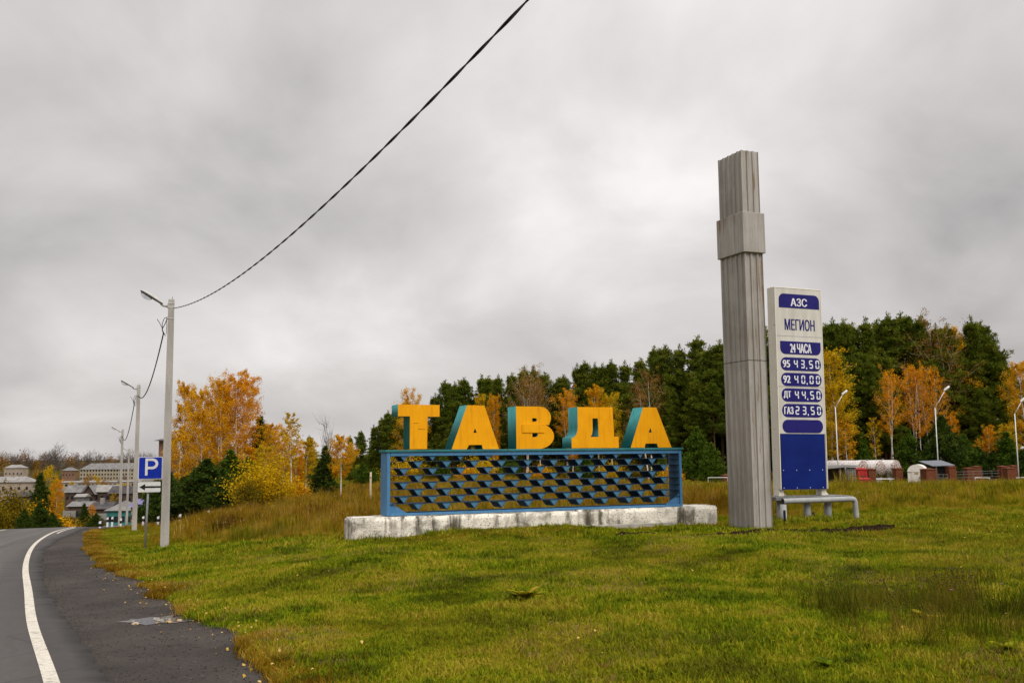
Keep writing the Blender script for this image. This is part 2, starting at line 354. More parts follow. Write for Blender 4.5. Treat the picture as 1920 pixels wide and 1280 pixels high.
M['darkmetal'] = mottled('dark_lamp_metal', (0.035, 0.033, 0.032), (0.07, 0.066, 0.06), 8, 0.5)
M['lampgrey'] = mottled('grey_lamp_cover', (0.40, 0.385, 0.36), (0.52, 0.50, 0.47), 8, 0.5)
M['cable'] = mottled('black_cable', (0.012, 0.011, 0.011), (0.03, 0.028, 0.026), 30, 0.55)
t = NT('lamp_bowl_glass'); t.color((0.85, 0.86, 0.86), 0.12); t.b.inputs['Transmission Weight'].default_value = 0.85; t.b.inputs['IOR'].default_value = 1.15; M['bowl'] = t.m
M['brick'] = mottled('red_brick_pillar', (0.085, 0.026, 0.012), (0.17, 0.055, 0.024), 7, 0.9, 0.3)
M['brown'] = mottled('brown_sheet_metal', (0.055, 0.030, 0.026), (0.085, 0.050, 0.042), 5, 0.6)
M['greysheet'] = mottled('grey_profiled_sheet', (0.12, 0.115, 0.115), (0.19, 0.185, 0.18), 4, 0.6)
M['red'] = mottled('red_fire_box', (0.28, 0.012, 0.012), (0.40, 0.028, 0.024), 5, 0.5)
M['tank'] = paint('peeling_white_tank', (0.58, 0.55, 0.53), (0.68, 0.66, 0.64), (0.16, 0.08, 0.06), (1, 1, 1), 0.8, 0.5, 0.55)
M['tankend_dark'] = paint('shaded_flaking_tank_end', (0.50, 0.46, 0.43), (0.60, 0.57, 0.54), (0.14, 0.07, 0.045), (1, 1, 1), 0.6, 0.6, 0.47)  # ends darkened and flaked more, standing in for shading that sets them apart
M['kiosk'] = paint('stained_white_kiosk', (0.68, 0.64, 0.57), (0.76, 0.73, 0.68), (0.28, 0.17, 0.09), (4, 4, 0.4), 0.85, 0.5, 0.70)
M['slate'] = mottled('slate_blue_roof', (0.13, 0.145, 0.17), (0.19, 0.205, 0.23), 4, 0.5)
M['wood'] = mottled('pale_wood', (0.36, 0.27, 0.17), (0.48, 0.37, 0.25), 6, 0.8)
M['soil'] = mottled('dug_dark_soil', (0.010, 0.007, 0.004), (0.030, 0.020, 0.011), 14, 0.95, 0.8)
M['soil'].node_tree.nodes['Principled BSDF'].inputs['Specular IOR Level'].default_value = 0.0
M['stone'] = mottled('pale_stone', (0.16, 0.14, 0.12), (0.42, 0.39, 0.36), 9, 0.85)
M['puddle'] = (lambda t: (t.color((0.04, 0.036, 0.032), 0.17), t.m)[1])(NT('puddle_water'))

# foliage
M['pine'] = leafmat('pine_needles', [(0.0, (0.034, 0.056, 0.006)), (0.35, (0.085, 0.120, 0.010)), (0.7, (0.150, 0.180, 0.014)), (1.0, (0.24, 0.235, 0.028))], 0.38, clump=1.0)
M['youngpine'] = leafmat('young_pine_needles', [(0.0, (0.028, 0.060, 0.005)), (0.5, (0.072, 0.128, 0.009)), (1.0, (0.14, 0.195, 0.022))], 0.32)
M['darkpine'] = leafmat('dark_young_pine_needles', [(0.0, (0.018, 0.036, 0.005)), (0.5, (0.042, 0.076, 0.009)), (1.0, (0.10, 0.13, 0.018))], 0.3)
M['orangeleaf'] = leafmat('orange_birch_leaves', [(0.0, (0.26, 0.12, 0.004)), (0.3, (0.56, 0.27, 0.004)), (0.6, (0.78, 0.41, 0.006)), (0.85, (0.84, 0.52, 0.015)), (1.0, (0.55, 0.44, 0.03))], 0.5, clump=0.8)
M['deeporange'] = leafmat('deep_orange_leaves', [(0.0, (0.32, 0.13, 0.003)), (0.4, (0.66, 0.285, 0.004)), (0.75, (0.83, 0.39, 0.006)), (1.0, (0.80, 0.48, 0.02))], 0.5, clump=0.8)
M['yellowleaf'] = leafmat('yellow_leaves', [(0.0, (0.20, 0.14, 0.003)), (0.35, (0.50, 0.31, 0.004)), (0.7, (0.76, 0.48, 0.008)), (1.0, (0.48, 0.43, 0.02))], 0.5, clump=0.8)
M['oliveleaf'] = leafmat('olive_yellow_leaves', [(0.0, (0.045, 0.045, 0.004)), (0.4, (0.12, 0.098, 0.005)), (0.8, (0.30, 0.18, 0.006)), (1.0, (0.15, 0.15, 0.012))], 0.4)
M['brownleaf'] = leafmat('sparse_tawny_leaves', [(0.0, (0.14, 0.060, 0.012)), (0.5, (0.30, 0.145, 0.02)), (1.0, (0.44, 0.25, 0.05))], 0.4)
t = NT('birch_bark'); v = t.coords('Object', (1, 1, 1)); f = t.noise(t.coords('Object', (3, 3, 9)), 1.0, 5, 0.6)
t.color(t.mix(t.ramp(f, [(0.54, 0), (0.62, 1)]), (0.66, 0.61, 0.54), (0.10, 0.08, 0.07)), 0.8); M['birchbark'] = t.m
M['twig'] = mottled('pale_birch_twigs', (0.30, 0.24, 0.18), (0.50, 0.42, 0.34), 4, 0.85)
M['greytwig'] = mottled('bare_grey_twigs', (0.085, 0.068, 0.058), (0.17, 0.14, 0.12), 0.6, 0.9)
M['browntwig'] = mottled('bare_brown_twigs', (0.085, 0.050, 0.030), (0.18, 0.105, 0.06), 0.6, 0.9)
t = NT('pine_bark'); f = t.noise(t.coords('Object', (4, 4, 1)), 1.3, 5)
t.color(t.ramp(f, [(0.3, (0.055, 0.036, 0.026)), (0.7, (0.19, 0.095, 0.050))]), 0.9); M['pinebark'] = t.m

# ------------------------------------------------------------------ terrain
RD = np.array([-.385, .923]); RN = np.array([.923, .385])       # along the road, and to its right
def sm(x, a, b):
    x = np.clip((x - a) / (b - a), 0, 1); return x * x * (3 - 2 * x)
def terr(X, Y):
    X = np.asarray(X, float); Y = np.asarray(Y, float)
    s = X * RD[0] + Y * RD[1]; t = X * RN[0] + Y * RN[1]
    sp = np.maximum(s, 0)
    cut = np.interp(sp, [0, 74, 90, 110, 150, 220, 320, 550, 1000, 1600, 9000], [0, -3.07, -4.1, -5.9, -9.6, -13.6, -16.8, -18.6, -22.5, -22, -22])
    ver = np.interp(sp, [0, 60, 74, 100, 130, 170, 230, 320, 550, 1000, 1600, 9000], [0, -2.49, -3.22, -4.8, -6.6, -9.4, -13.4, -16.8, -18.6, -22.5, -22, -22])
    band = sm(t, -16, -11) * (1 - sm(t, -1.5, 1.5))
    z0 = ver * (1 - band) + cut * band
    plat = np.interp(sp, [0, 80, 150, 300, 1000, 9000], [0, -1.05, -1.5, -5, -16, -22])
    t0 = 1.2 + np.clip(s - 30, 0, 85) * 0.085 + np.maximum(0, s - 115) * 0.16; scl = 5.5 + np.maximum(0, s - 90) * 0.25
    w = 1 - np.exp(-np.maximum(t - t0, 0) / scl)
    z = z0 * (1 - w) + plat * w
    z = z + 0.24 * np.exp(-((X + 3.0) ** 2 + (Y - 23.0) ** 2) / 30.0)
    z = z - 0.85 * sm(t, 25, 70) * sm(s, 30, 72) * (1 - sm(s, 150, 400))
    und = sm(t, 2, 8) * (1 - sm(s, 150, 300))
    z = z + und * 0.07 * (np.sin(X * 0.8 + 1.3) * np.sin(Y * 0.55 + 0.4) + 0.5 * np.sin(X * 1.9 + Y * 0.7))
    return z
def gz(x, y): return float(terr(x, y))
def onground(u, Y, dz=0.0):
    v = 640.0                       # a vertical line in the place is nearly vertical in the picture: find the ground under pixel column u
    for _ in range(12):
        d = ray(u, v); P = EYE + d * Y; g = gz(P.x, Y)
        q = _R3.inverted() @ (Vector((P.x, Y, g)) - EYE); v = 640 - FPX * q.y / -q.z
    return Vector((P.x, Y, g + dz))

# graded grid: fine near the sign, coarse to the horizon
def graded(a, b, fine, far):
    out = [0.0]; st = fine
    while out[-1] < b:
        out.append(out[-1] + st); st = min(st * 1.035, far)
    neg = [0.0]; st = fine
    while neg[-1] > a:
        neg.append(neg[-1] - st); st = min(st * 1.06, far)
    return np.array(sorted(set(neg[1:] + out)))
gx = np.concatenate([-graded(-.1, 5000, 0.34, 260)[::-1][:-1], graded(-.1, 5000, 0.34, 260)]); gx = np.unique(np.round(gx, 4))
gy = graded(-60, 6500, 0.34, 260)
GX, GY = np.meshgrid(gx, gy); GZ = terr(GX, GY)
# the ground dips a little under the roadway and its shoulder
def lineset(pts): return np.array(pts, float)
EDGE = lineset([(1.6, -3), (-4.17, 9.24), (-6.38, 13.51), (-8.37, 17.53), (-11.16, 23.18), (-15.36, 32.02), (-19.07, 40.26), (-23.66, 51.24), (-27.25, 60.72), (-29.5, 67.85), (-32.2, 77), (-35.5, 90), (-39, 104), (-44, 125)])   # centre of the white edge line
ASPH = lineset([(2.3, -3), (-3.66, 9.17), (-4.73, 11.26), (-5.87, 13.41), (-7.23, 15.92), (-9.16, 19.69), (-12.05, 25.75), (-16.51, 35.45), (-20.6, 45.75), (-23.2, 53.26), (-26.4, 61.5), (-28.7, 68.2), (-31.4, 77), (-34.7, 90), (-38.2, 104), (-43.2, 125)])
SHLD = lineset([(4.6, -3), (-2.03, 8.95), (-2.69, 10.57), (-3.34, 12.25), (-4.27, 13.8), (-5.03, 15.21), (-6.69, 18.7), (-8.42, 21.91), (-10.32, 25.69), (-13.24, 31.96), (-18.84, 44.62), (-22.0, 52.32), (-25.4, 61.6), (-27.7, 68.4), (-30.3, 77), (-33.6, 90), (-37.0, 104), (-42, 125)])
def spline_fine(line):            # natural cubic x(y), sampled every 0.25 m
    y, x = line[:, 1], line[:, 0]; n = len(y); h = np.diff(y); A = np.eye(n); b = np.zeros(n)
    for i in range(1, n - 1):
        A[i, i-1:i+2] = h[i-1], 2 * (h[i-1] + h[i]), h[i]; b[i] = 6 * ((x[i+1] - x[i]) / h[i] - (x[i] - x[i-1]) / h[i-1])
    m = np.linalg.solve(A, b); q = np.arange(y[0], y[-1], 0.25); k = np.clip(np.searchsorted(y, q) - 1, 0, n - 2); d0 = q - y[k]; d1 = y[k+1] - q; hk = h[k]
    return np.stack([m[k] * d1**3 / (6*hk) + m[k+1] * d0**3 / (6*hk) + (x[k] / hk - m[k] * hk / 6) * d1 + (x[k+1] / hk - m[k+1] * hk / 6) * d0, q], -1)
EDGE = spline_fine(EDGE)
def cross_at(line, Y): return np.interp(Y, line[:, 1], line[:, 0])
ROADW = 9.2
def on_road(X, Y, m=0.25):
    xr = cross_at(SHLD, Y); return (X < xr - m) & (X > cross_at(EDGE, Y) - ROADW + m) & (Y < 118)
GZ = np.where(on_road(GX, GY, 0.5), GZ - 0.25, np.where(on_road(GX, GY, -0.1), GZ - 0.07, GZ))
ny, nx = GX.shape
idx = np.arange(nx * ny).reshape(ny, nx)
quads = np.stack([idx[:-1, :-1], idx[:-1, 1:], idx[1:, 1:], idx[1:, :-1]], -1).reshape(-1, 4)
g = link('ground', npmesh('ground', np.stack([GX, GY, GZ], -1).reshape(-1, 3), quads, M['ground'], smooth=True)); tag(g, 'grassy hillside falling away to the town valley', kind='structure')

def strip(name, left, right, ys, dz, mat, label, nx=6, jitter=None, thick=0.0):
    """a sheet between two polylines that follows the terrain; UV.x is metres from its right edge"""
    V = []; UV = []
    for y in ys:
        a, b = left(y), right(y)
        if jitter: b += jitter(y)
        for k in range(nx):
            x = a + (b - a) * k / (nx - 1)
            V.append((x, y, gz(x, y) + dz)); UV.append(((b - x) / 10.0, y / 10.0))
        if thick: V.append((b + 0.035, y, gz(b, y) + dz - thick)); UV.append((0, y / 10.0))
    m = nx + (1 if thick else 0); F = []
    for j in range(len(ys) - 1):
        for k in range(m - 1):
            a = j * m + k; F.append((a, a + 1, a + m + 1, a + m))
    me = npmesh(name, V, F, mat, smooth=not thick)
    uvl = me.uv_layers.new(name='UVMap'); li = np.empty(len(me.loops), np.int32); me.loops.foreach_get('vertex_index', li)
    uvl.data.foreach_set('uv', np.asarray(UV, np.float32)[li].ravel())
    o = link(name, me); tag(o, label, kind='structure'); return o
ysr = np.concatenate([np.arange(-3, 30, 0.16), np.arange(30, 118, 0.5)])
def rag(y): return 0.10 * mnoise.noise((y * 1.3, 0, 0)) + 0.10 * mnoise.noise((y * 4.1, 3, 0)) + 0.05 * mnoise.noise((y * 11, 7, 0))
strip('road', lambda y: cross_at(EDGE, y) - ROADW + 0.4, lambda y: cross_at(ASPH, y) + 0.02, ysr, 0.0, M['asphalt'], 'grey asphalt road curving over the crest', 14, rag, 0.05)
strip('road_shoulder', lambda y: cross_at(ASPH, y) - 0.5, lambda y: cross_at(SHLD, y) + 0.15, ysr, -0.035, M['shoulder'], 'dark crumbled gravel shoulder between road and grass', 9, lambda y: 2 * rag(y + 40))
strip('edge_line', lambda y: cross_at(EDGE, y) - 0.075, lambda y: cross_at(EDGE, y) + 0.075, ysr[ysr < 100], 0.005, M['roadpaint'], 'white painted line along the road edge', 2)
for k in range(7):
    y0 = 44 + k * 9.0; yy = np.arange(y0, y0 + 3.01, 0.5)
    strip('centre_dash', lambda y: cross_at(EDGE, y) - 4.15, lambda y: cross_at(EDGE, y) - 3.99, yy, 0.005, M['roadpaint'], 'white dash of the line down the middle of the road', 2)
yy = np.arange(54, 66, 0.5)
strip('second_line', lambda y: cross_at(EDGE, y) + 0.30, lambda y: cross_at(EDGE, y) + 0.42, yy, 0.005, M['roadpaint'], 'short second white line where the shoulder leaves the road', 2)

# ------------------------------------------------------------------ town name sign
TH = R(22.326)
SIGN = Vector((-3.009, 24.0, 0.153))
def text2mesh(make):
    """2D curve data in XY -> mesh standing in XZ, its front at y = 0"""
    o = bpy.data.objects.new('tmp', make); me = bpy.data.meshes.new_from_object(o)
    bpy.data.objects.remove(o); bpy.data.curves.remove(make); return me
def outline(name, loops, depth, mats, jitter=0):
    cu = bpy.data.curves.new('tmpc', 'CURVE'); cu.dimensions = '2D'; cu.fill_mode = 'BOTH'; cu.extrude = depth / 2
    for lp in loops:
        sp = cu.splines.new('POLY'); sp.points.add(len(lp) - 1)
        for p, q in zip(sp.points, lp): p.co = (q[0], q[1], 0, 1)
        sp.use_cyclic_u = True
    me = text2mesh(cu); me.name = name
    me.transform(Matrix(((1, 0, 0, 0), (0, 0, -1, depth / 2), (0, 1, 0, 0), (0, 0, 0, 1))))
    me.materials.clear()
    for m in mats: me.materials.append(m)
    if len(mats) > 1:
        for p in me.polygons: p.material_index = 0 if p.normal.y < -0.7 else 1
    me.update(); return me
def arc(cx, cy, rx, ry, a0, a1, n=10):
    return [(cx + rx * math.cos(R(a0 + (a1 - a0) * i / n)), cy + ry * math.sin(R(a0 + (a1 - a0) * i / n))) for i in range(n + 1)]

ts = empty('town_sign', SIGN, TH, 'blue lattice frame with big orange letters ТАВДА on concrete plinth', 'town sign')
LET = {
 'T': [[(0.26, 2.63), (0.26, 2.345), (0.56, 2.345), (0.556, 1.553), (0.995, 1.553), (1.01, 2.338), (1.316, 2.338), (1.316, 2.625)]],
 'A': [[(1.625, 1.54), (2.02, 1.54), (2.084, 1.645), (2.422, 1.645), (2.443, 1.54), (2.878, 1.54), (2.493, 2.622), (2.033, 2.628)], [(2.198, 1.944), (2.29, 1.944), (2.241, 2.056)]],
 'B': [[(3.345, 1.53), (3.94, 1.53)] + arc(3.94, 1.855, 0.455, 0.325, -90, 62) + [(4.262, 2.14)] + arc(3.99, 2.33, 0.325, 0.28, -28, 90) + [(3.345, 2.61)],
       [(3.79, 2.225)] + [(3.87, 2.225)] + arc(3.88, 2.268, 0.04, 0.043, -80, 80, 5) + [(3.87, 2.312), (3.79, 2.312)], [(3.79, 1.833)] + [(3.88, 1.833)] + arc(3.88, 1.90, 0.06, 0.065, -80, 25, 5) + [(3.945, 1.93), (3.79, 1.93)]],
 'D': [[(4.885, 1.545), (6.262, 1.545), (6.258, 1.84), (6.125, 1.84), (6.096, 2.61), (5.07, 2.605), (5.068, 2.08), (5.055, 1.98), (5.02, 1.89), (4.96, 1.83), (4.885, 1.805)],
       [(5.428, 1.83), (5.669, 1.833), (5.656, 2.314), (5.5, 2.314), (5.50, 2.02), (5.48, 1.90)]],
 'A2': [[(6.628, 1.545), (7.048, 1.545), (7.075, 1.652), (7.426, 1.652), (7.464, 1.545), (7.877, 1.545), (7.438, 2.615), (7.028, 2.615)], [(7.189, 1.944), (7.287, 1.944), (7.235, 2.07)]],
}
for k, ch in zip(('T', 'A', 'B', 'D', 'A2'), 'ТАВДА'):
    lo = link('letter', outline('letter', LET[k], 0.56, [M['orange'], M['teal']]), ts, (0, 0.012 * ((ord(ch) % 3) - 1), 0))
    lo['label'] = 'orange letter %s with teal sides' % ch
    if k == 'B':   # the patched sheets on the middle letter
        MB().box(3.50, 4.12, -0.018, -0.003, 1.945, 2.16).build('patch_plate', M['orange'], lo)
    rl = random.Random(ord(ch) + len(k)); xs_ = [p[0] for p in LET[k][0]]
    for _ in range(2):
        x = min(xs_) + (max(xs_) - min(xs_)) * rl.uniform(.42, .58); z = rl.uniform(1.7, 2.5); w = rl.uniform(.05, .11)
        if k in 'BD' and 3.6 < x < 4.2 or k == 'D' or k.startswith('A') and z < 2.1: continue
        MB().box(x - w, x + w, -0.006, -0.002, z, z + 0.008).build('seam', M['orangerust'], lo)
xs = LET
MB().cbox(-0.06, 8.23, -0.03, 0.60, 1.478, 1.535, 0.008).build('cap_board', M['tealcap'], ts)
MB().cbox(0.075, 8.10, 0.0, 0.05, 1.385, 1.475, 0.006).build('front_beam', M['blueframe'], ts)
MB().cbox(0.075, 8.10, 0.53, 0.58, 1.385, 1.475, 0.006).build('rear_beam', M['blueframe'], ts)
for x0, x1 in ((-0.01, 0.07), (8.105, 8.175)):
    MB().cbox(x0, x1, 0.0, 0.58, -0.03, 1.476, 0.006).build('side_post', M['blueframe'], ts)
MB().cbox(0.075, 8.10, -0.01, 0.05, -0.03, 0.03, 0.005).build('bottom_rail', M['blueframe'], ts)
MB().cbox(0.075, 8.10, 0.53, 0.58, -0.03, 0.03, 0.005).build('rear_rail', M['blueframe'], ts)
for x, sgn in ((0.075, 1), (8.10, -1)):
    gm = MB(); pl = [(x, 0.03), (x + sgn * 0.42, 0.03), (x, 0.30)] if sgn > 0 else [(x, 0.03), (x, 0.30), (x - 0.42, 0.03)]
    gm.v = [(a, 0.06, b) for a, b in pl] + [(a, 0.075, b) for a, b in pl]; gm.f = [(0, 1, 2), (5, 4, 3), (0, 3, 4, 1), (1, 4, 5, 2), (2, 5, 3, 0)]; gm.m = [0] * 5
    gm.build('corner_gusset', M['blueframe'], ts)
PER, ROWH = 0.722, 0.168
rowtops = [1.415 - ROWH * k for k in range(9)]
shelf = MB().box(0, 8.02, 0.02, 0.575, -0.004, 0.004).mesh('shelf', M['bafshade'])
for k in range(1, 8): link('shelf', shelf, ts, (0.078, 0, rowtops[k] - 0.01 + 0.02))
def vee(w, h, d, th=0.008):
    m = MB(); hw = w / 2
    for sgn in (-1, 1):
        P = [(sgn * hw, 0, 0), (0, 0, -h), (0, d, -h), (sgn * hw, d, 0)]
        o = Vector((sgn * h, 0, -hw)).normalized() * th
        Q = [tuple(Vector(p) - Vector((sgn * h, 0, -hw)).normalized() * th) for p in P]
        vs = P + Q; fs = [(0, 1, 2, 3), (7, 6, 5, 4), (0, 4, 5, 1), (1, 5, 6, 2), (2, 6, 7, 3), (3, 7, 4, 0)]
        if sgn < 0: fs = [f[::-1] for f in fs]
        m.add(vs, fs)
    m.add([(-hw + .004, 0.006, 0.0), (0, 0.006, -h + .004), (hw - .004, 0.006, 0.0), (-hw + .004, 0.012, 0.0), (0, 0.012, -h + .004), (hw - .004, 0.012, 0.0)], [(0, 1, 2), (5, 4, 3)], 1)  # added front plate, its lighter blue stands for the lit inner flank
    return m.mesh('baffle', [M['bafshade'], M['baflit']])
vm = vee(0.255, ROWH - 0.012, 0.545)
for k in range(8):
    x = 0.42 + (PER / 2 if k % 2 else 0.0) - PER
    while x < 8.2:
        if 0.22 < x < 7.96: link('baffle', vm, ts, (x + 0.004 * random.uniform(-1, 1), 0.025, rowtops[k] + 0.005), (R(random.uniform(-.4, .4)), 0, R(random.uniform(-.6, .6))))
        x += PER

# plinth: three cast blocks, chipped and uneven
def rough_block(x0, x1, y0, y1, z0, z1, seed, step=0.11, amp=0.022, rnd=0.09):
    bm = bmesh.new(); bmesh.ops.create_cube(bm, size=1)
    for w in bm.verts: w.co = Vector(((x0+x1)/2 + w.co.x*(x1-x0), (y0+y1)/2 + w.co.y*(y1-y0), (z0+z1)/2 + w.co.z*(z1-z0)))
    bmesh.ops.bevel(bm, geom=bm.edges[:], offset=rnd, segments=2, affect='EDGES', clamp_overlap=True)
    for ax, n in ((0, int((x1-x0)/step)), (1, int((y1-y0)/step)), (2, int((z1-z0)/step))):
        a = (x0, y0, z0)[ax]; b = (x1, y1, z1)[ax]; nrm = Vector([1.0 if i == ax else 0 for i in range(3)])
        for i in range(1, n):
            c = Vector((0, 0, 0)); c[ax] = a + (b - a) * i / n
            bmesh.ops.bisect_plane(bm, geom=bm.verts[:] + bm.edges[:] + bm.faces[:], plane_co=c, plane_no=nrm, dist=1e-5)
    for w in bm.verts:
        p = w.co + Vector((seed * 7.1, 0, 0))
        d = Vector((mnoise.noise(p * 2.2), mnoise.noise(p * 2.2 + Vector((9, 0, 0))), mnoise.noise(p * 2.2 + Vector((0, 9, 0))))) * amp * 1.2
        d += Vector((mnoise.noise(p * 8), mnoise.noise(p * 8 + Vector((9, 0, 0))), mnoise.noise(p * 8 + Vector((0, 9, 0))))) * amp * 0.6
        w.co += d
    me = bpy.data.meshes.new('block'); bm.to_mesh(me); bm.free(); me.materials.append(M['whitewash'])
    me.polygons.foreach_set('use_smooth', [True] * len(me.polygons)); return me
pl = empty('concrete_plinth', SIGN + Vector((0, 0, 0)), TH, 'long whitewashed stained concrete plinth carrying the blue town sign', 'plinth')
for i, (a, b, zt) in enumerate(((-0.86, 1.10, -0.045), (1.115, 4.95, -0.05), (4.955, 9.16, -0.035))):
    link('concrete_block', rough_block(a, b, -0.17, 0.80, -0.95, zt, i, rnd=0.045 if i != 1 else 0.02), pl)
MB().cbox(4.2, 7.75, -0.20, -0.10, -0.62, -0.42, 0.012).build('footing_strip', M['post'], pl)

# ------------------------------------------------------------------ fluted pylon
py = empty('monument_pylon', (5.975, 25.1, -0.36), TH, 'tall grey fluted metal pylon with square collar beside the town sign', 'pylon')
PW, PD = 0.56, 1.08
def flute(w, d, nf, nl, dep, ins=0.0):
    """outline of a box whose front and back carry nf flutes and whose sides carry nl"""
    def side(L, n):
        pts = []; rib = L / n
        for i in range(n):
            a = i * rib
            pts += [(a + 0.0, 0.0), (a + rib * 0.30, 0.0), (a + rib * 0.36, dep), (a + rib * 0.94, dep)]
        pts += [(L - 1e-4 - rib * 0.0, 0.0)]
        return pts[:-1] + [(L, 0.0)]
    P = []
    for (ox, oy), (tx, ty), (nx_, ny_), L, n in (((0, 0), (1, 0), (0, 1), w, nf), ((w, 0), (0, 1), (-1, 0), d, nl), ((w, d), (-1, 0), (0, -1), w, nf), ((0, d), (0, -1), (1, 0), d, nl)):
        for a, b in side(L, n)[:-1]: P.append((ox + tx * a + nx_ * b, oy + ty * a + ny_ * b))
    return P
FL = flute(PW, PD, 3, 5, 0.032)
def shaft(z0, z1, tilt=0): return MB().prism(FL, z0, z1)
shaft(-0.5, 4.215).build('lower_shaft', M['pylon'], py)
shaft(4.235, 7.02).build('middle_shaft', M['pylon'], py)
MB().prism([(0.035, 0.035), (PW - .035, 0.035), (PW - .035, PD - .035), (0.035, PD - .035)], 4.20, 4.25).build('seam_sleeve', M['darkmetal'], py)
MB().cbox(-0.06, PW + 0.06, -0.06, PD + 0.05, 7.0, 8.05, 0.012).build('collar', M['pylon'], py)
FU = [(x * 0.965 + 0.01, y * 0.965 + 0.018) for x, y in FL]
MB().prism(FU, 8.03, 9.70).build('upper_shaft', M['pylon'], py)

# ------------------------------------------------------------------ fuel price sign
fp = empty('price_sign', (7.485, 28.0, 0.518), TH, 'tall white fuel price board АЗС МЕГИОН with navy price rows', 'price sign')
fp.rotation_euler = (0, R(0.45), TH)
MB().cbox(-0.055, 1.585, 0.02, 0.35, -0.02, 5.71, 0.012).build('cabinet', M['rustwhite'], fp)
MB().cbox(-0.03, 1.56, 0.004, 0.018, 1.535, 5.68, 0.003).build('white_panel', M['white'], fp)
MB().cbox(-0.01, 1.525, -0.006, 0.014, -0.015, 1.528, 0.003).build('blue_board', M['blueboard'], fp)
for x in (-0.06, 1.41):
    po = MB().cbox(x, x + 0.17, 0.08, 0.33, -0.20, -0.022, 0.006).build('support_post', M['rustwhite'], fp)
    sgn = 1
    gm = MB(); pl_ = [(x + 0.172, -0.19), (x + 0.34, -0.19), (x + 0.172, -0.02)]
    gm.v = [(a, 0.19, b) for a, b in pl_] + [(a, 0.21, b) for a, b in pl_]; gm.f = [(0, 1, 2), (5, 4, 3), (0, 3, 4, 1), (1, 4, 5, 2), (2, 5, 3, 0)]; gm.m = [0] * 5
    gm.build('gusset', M['rustwhite'], po)
for x0, x1, z0, z1 in ((-0.055, -0.028, -0.01, 5.70), (1.558, 1.585, -0.01, 5.70), (-0.026, 1.556, 5.675, 5.70)):
    MB().cbox(x0, x1, -0.004, 0.019, z0, z1, 0.003).build('frame_strip', M['rustwhite'], fp)
for z in (4.30, 2.86): MB().box(-0.026, 1.556, 0.0005, 0.003, z, z + 0.006).build('panel_joint', M['greysheet'], fp)
rv = MB().tube([(0, -0.014, 0), (0, 0.0, 0)], 0.012, 6).mesh('rivet', M['letterwhite'])
for z in (0.03, 0.52):
    for x in (0.05, 0.50, 0.95, 1.40): link('rivet', rv, fp, (x, 0, z))
def plate(name, poly, y0, y1, mat, parent):
    n = len(poly); m = MB(); m.v = [(a, y0, b) for a, b in poly] + [(a, y1, b) for a, b in poly]
    m.f = [tuple(range(n)), tuple(range(2*n - 1, n - 1, -1))] + [((i+1) % n, i, i + n, (i+1) % n + n) for i in range(n)]; m.m = [0] * (n + 2)
    return m.build(name, mat, parent)
def rrect(x0, x1, z0, z1, r, corners='all'):
    P = []
    for cx, cz, a, tagc in ((x1 - r, z0 + r, -90, 'b'), (x1 - r, z1 - r, 0, 't'), (x0 + r, z1 - r, 90, 't'), (x0 + r, z0 + r, 180, 'b')):
        if corners == 'all' or corners == tagc: P += arc(cx, cz, r, r, a, a + 90, 7)
        else: P += [{-90: (x1, z0), 0: (x1, z1), 90: (x0, z1), 180: (x0, z0)}[a]]
    return P
def text(body, x0, x1, z0, z1, mat, parent, y=-0.006, bold=0.0, name='lettering', depth=0.004):
    cu = bpy.data.curves.new('t', 'FONT'); cu.body = body; cu.size = 1; cu.extrude = 0.01;  cu.fill_mode = 'BOTH'
    me = text2mesh(cu); me.name = name
    co = np.empty(len(me.vertices) * 3, np.float32); me.vertices.foreach_get('co', co); co = co.reshape(-1, 3)
    mn, mxx = co.min(0), co.max(0)
    out = np.empty_like(co)
    out[:, 0] = x0 + (co[:, 0] - mn[0]) / (mxx[0] - mn[0]) * (x1 - x0)
    out[:, 2] = z0 + (co[:, 1] - mn[1]) / (mxx[1] - mn[1]) * (z1 - z0)
    out[:, 1] = y - (co[:, 2] - mn[2]) / (mxx[2] - mn[2]) * depth
    if bold:      # heavier strokes: the same outline laid three times, each a hair proud of the last
        src = [tuple(p.vertices) for p in me.polygons]; V = []; F = []
        for k, dx_ in enumerate((-bold, bold, 0.0)):
            F += [tuple(i + len(out) * k for i in f) for f in src]; q = out.copy(); q[:, 0] += dx_; q[:, 1] -= 0.0006 * k; V.append(q)
        bpy.data.meshes.remove(me); me = bpy.data.meshes.new(name); me.from_pydata(np.concatenate(V).tolist(), [], F)
    else: me.vertices.foreach_set('co', out.ravel())
    me.materials.clear(); me.materials.append(mat); me.update()
    return link(name, me, parent)
b = plate('header_band', rrect(0.085, 1.50, 5.115, 5.52, 0.17, 't'), -0.002, 0.006, M['navy'], fp); text('АЗС', 0.50, 1.06, 5.17, 5.40, M['letterwhite'], b, -0.003, 0.009)
text('МЕГИОН', 0.27, 1.31, 4.475, 4.80, M['navy'], fp, 0.003, 0.008)
b = plate('hours_band', rrect(0.085, 1.50, 3.785, 4.155, 0.17, 'b'), -0.002, 0.006, M['navy'], fp); text('24 ЧАСА', 0.43, 1.16, 3.83, 4.10, M['letterwhite'], b, -0.003, 0.009)
SEG = {'0': 'abcdef', '2': 'abged', '3': 'abgcd', '4': 'fgbc', '5': 'afgcd'}
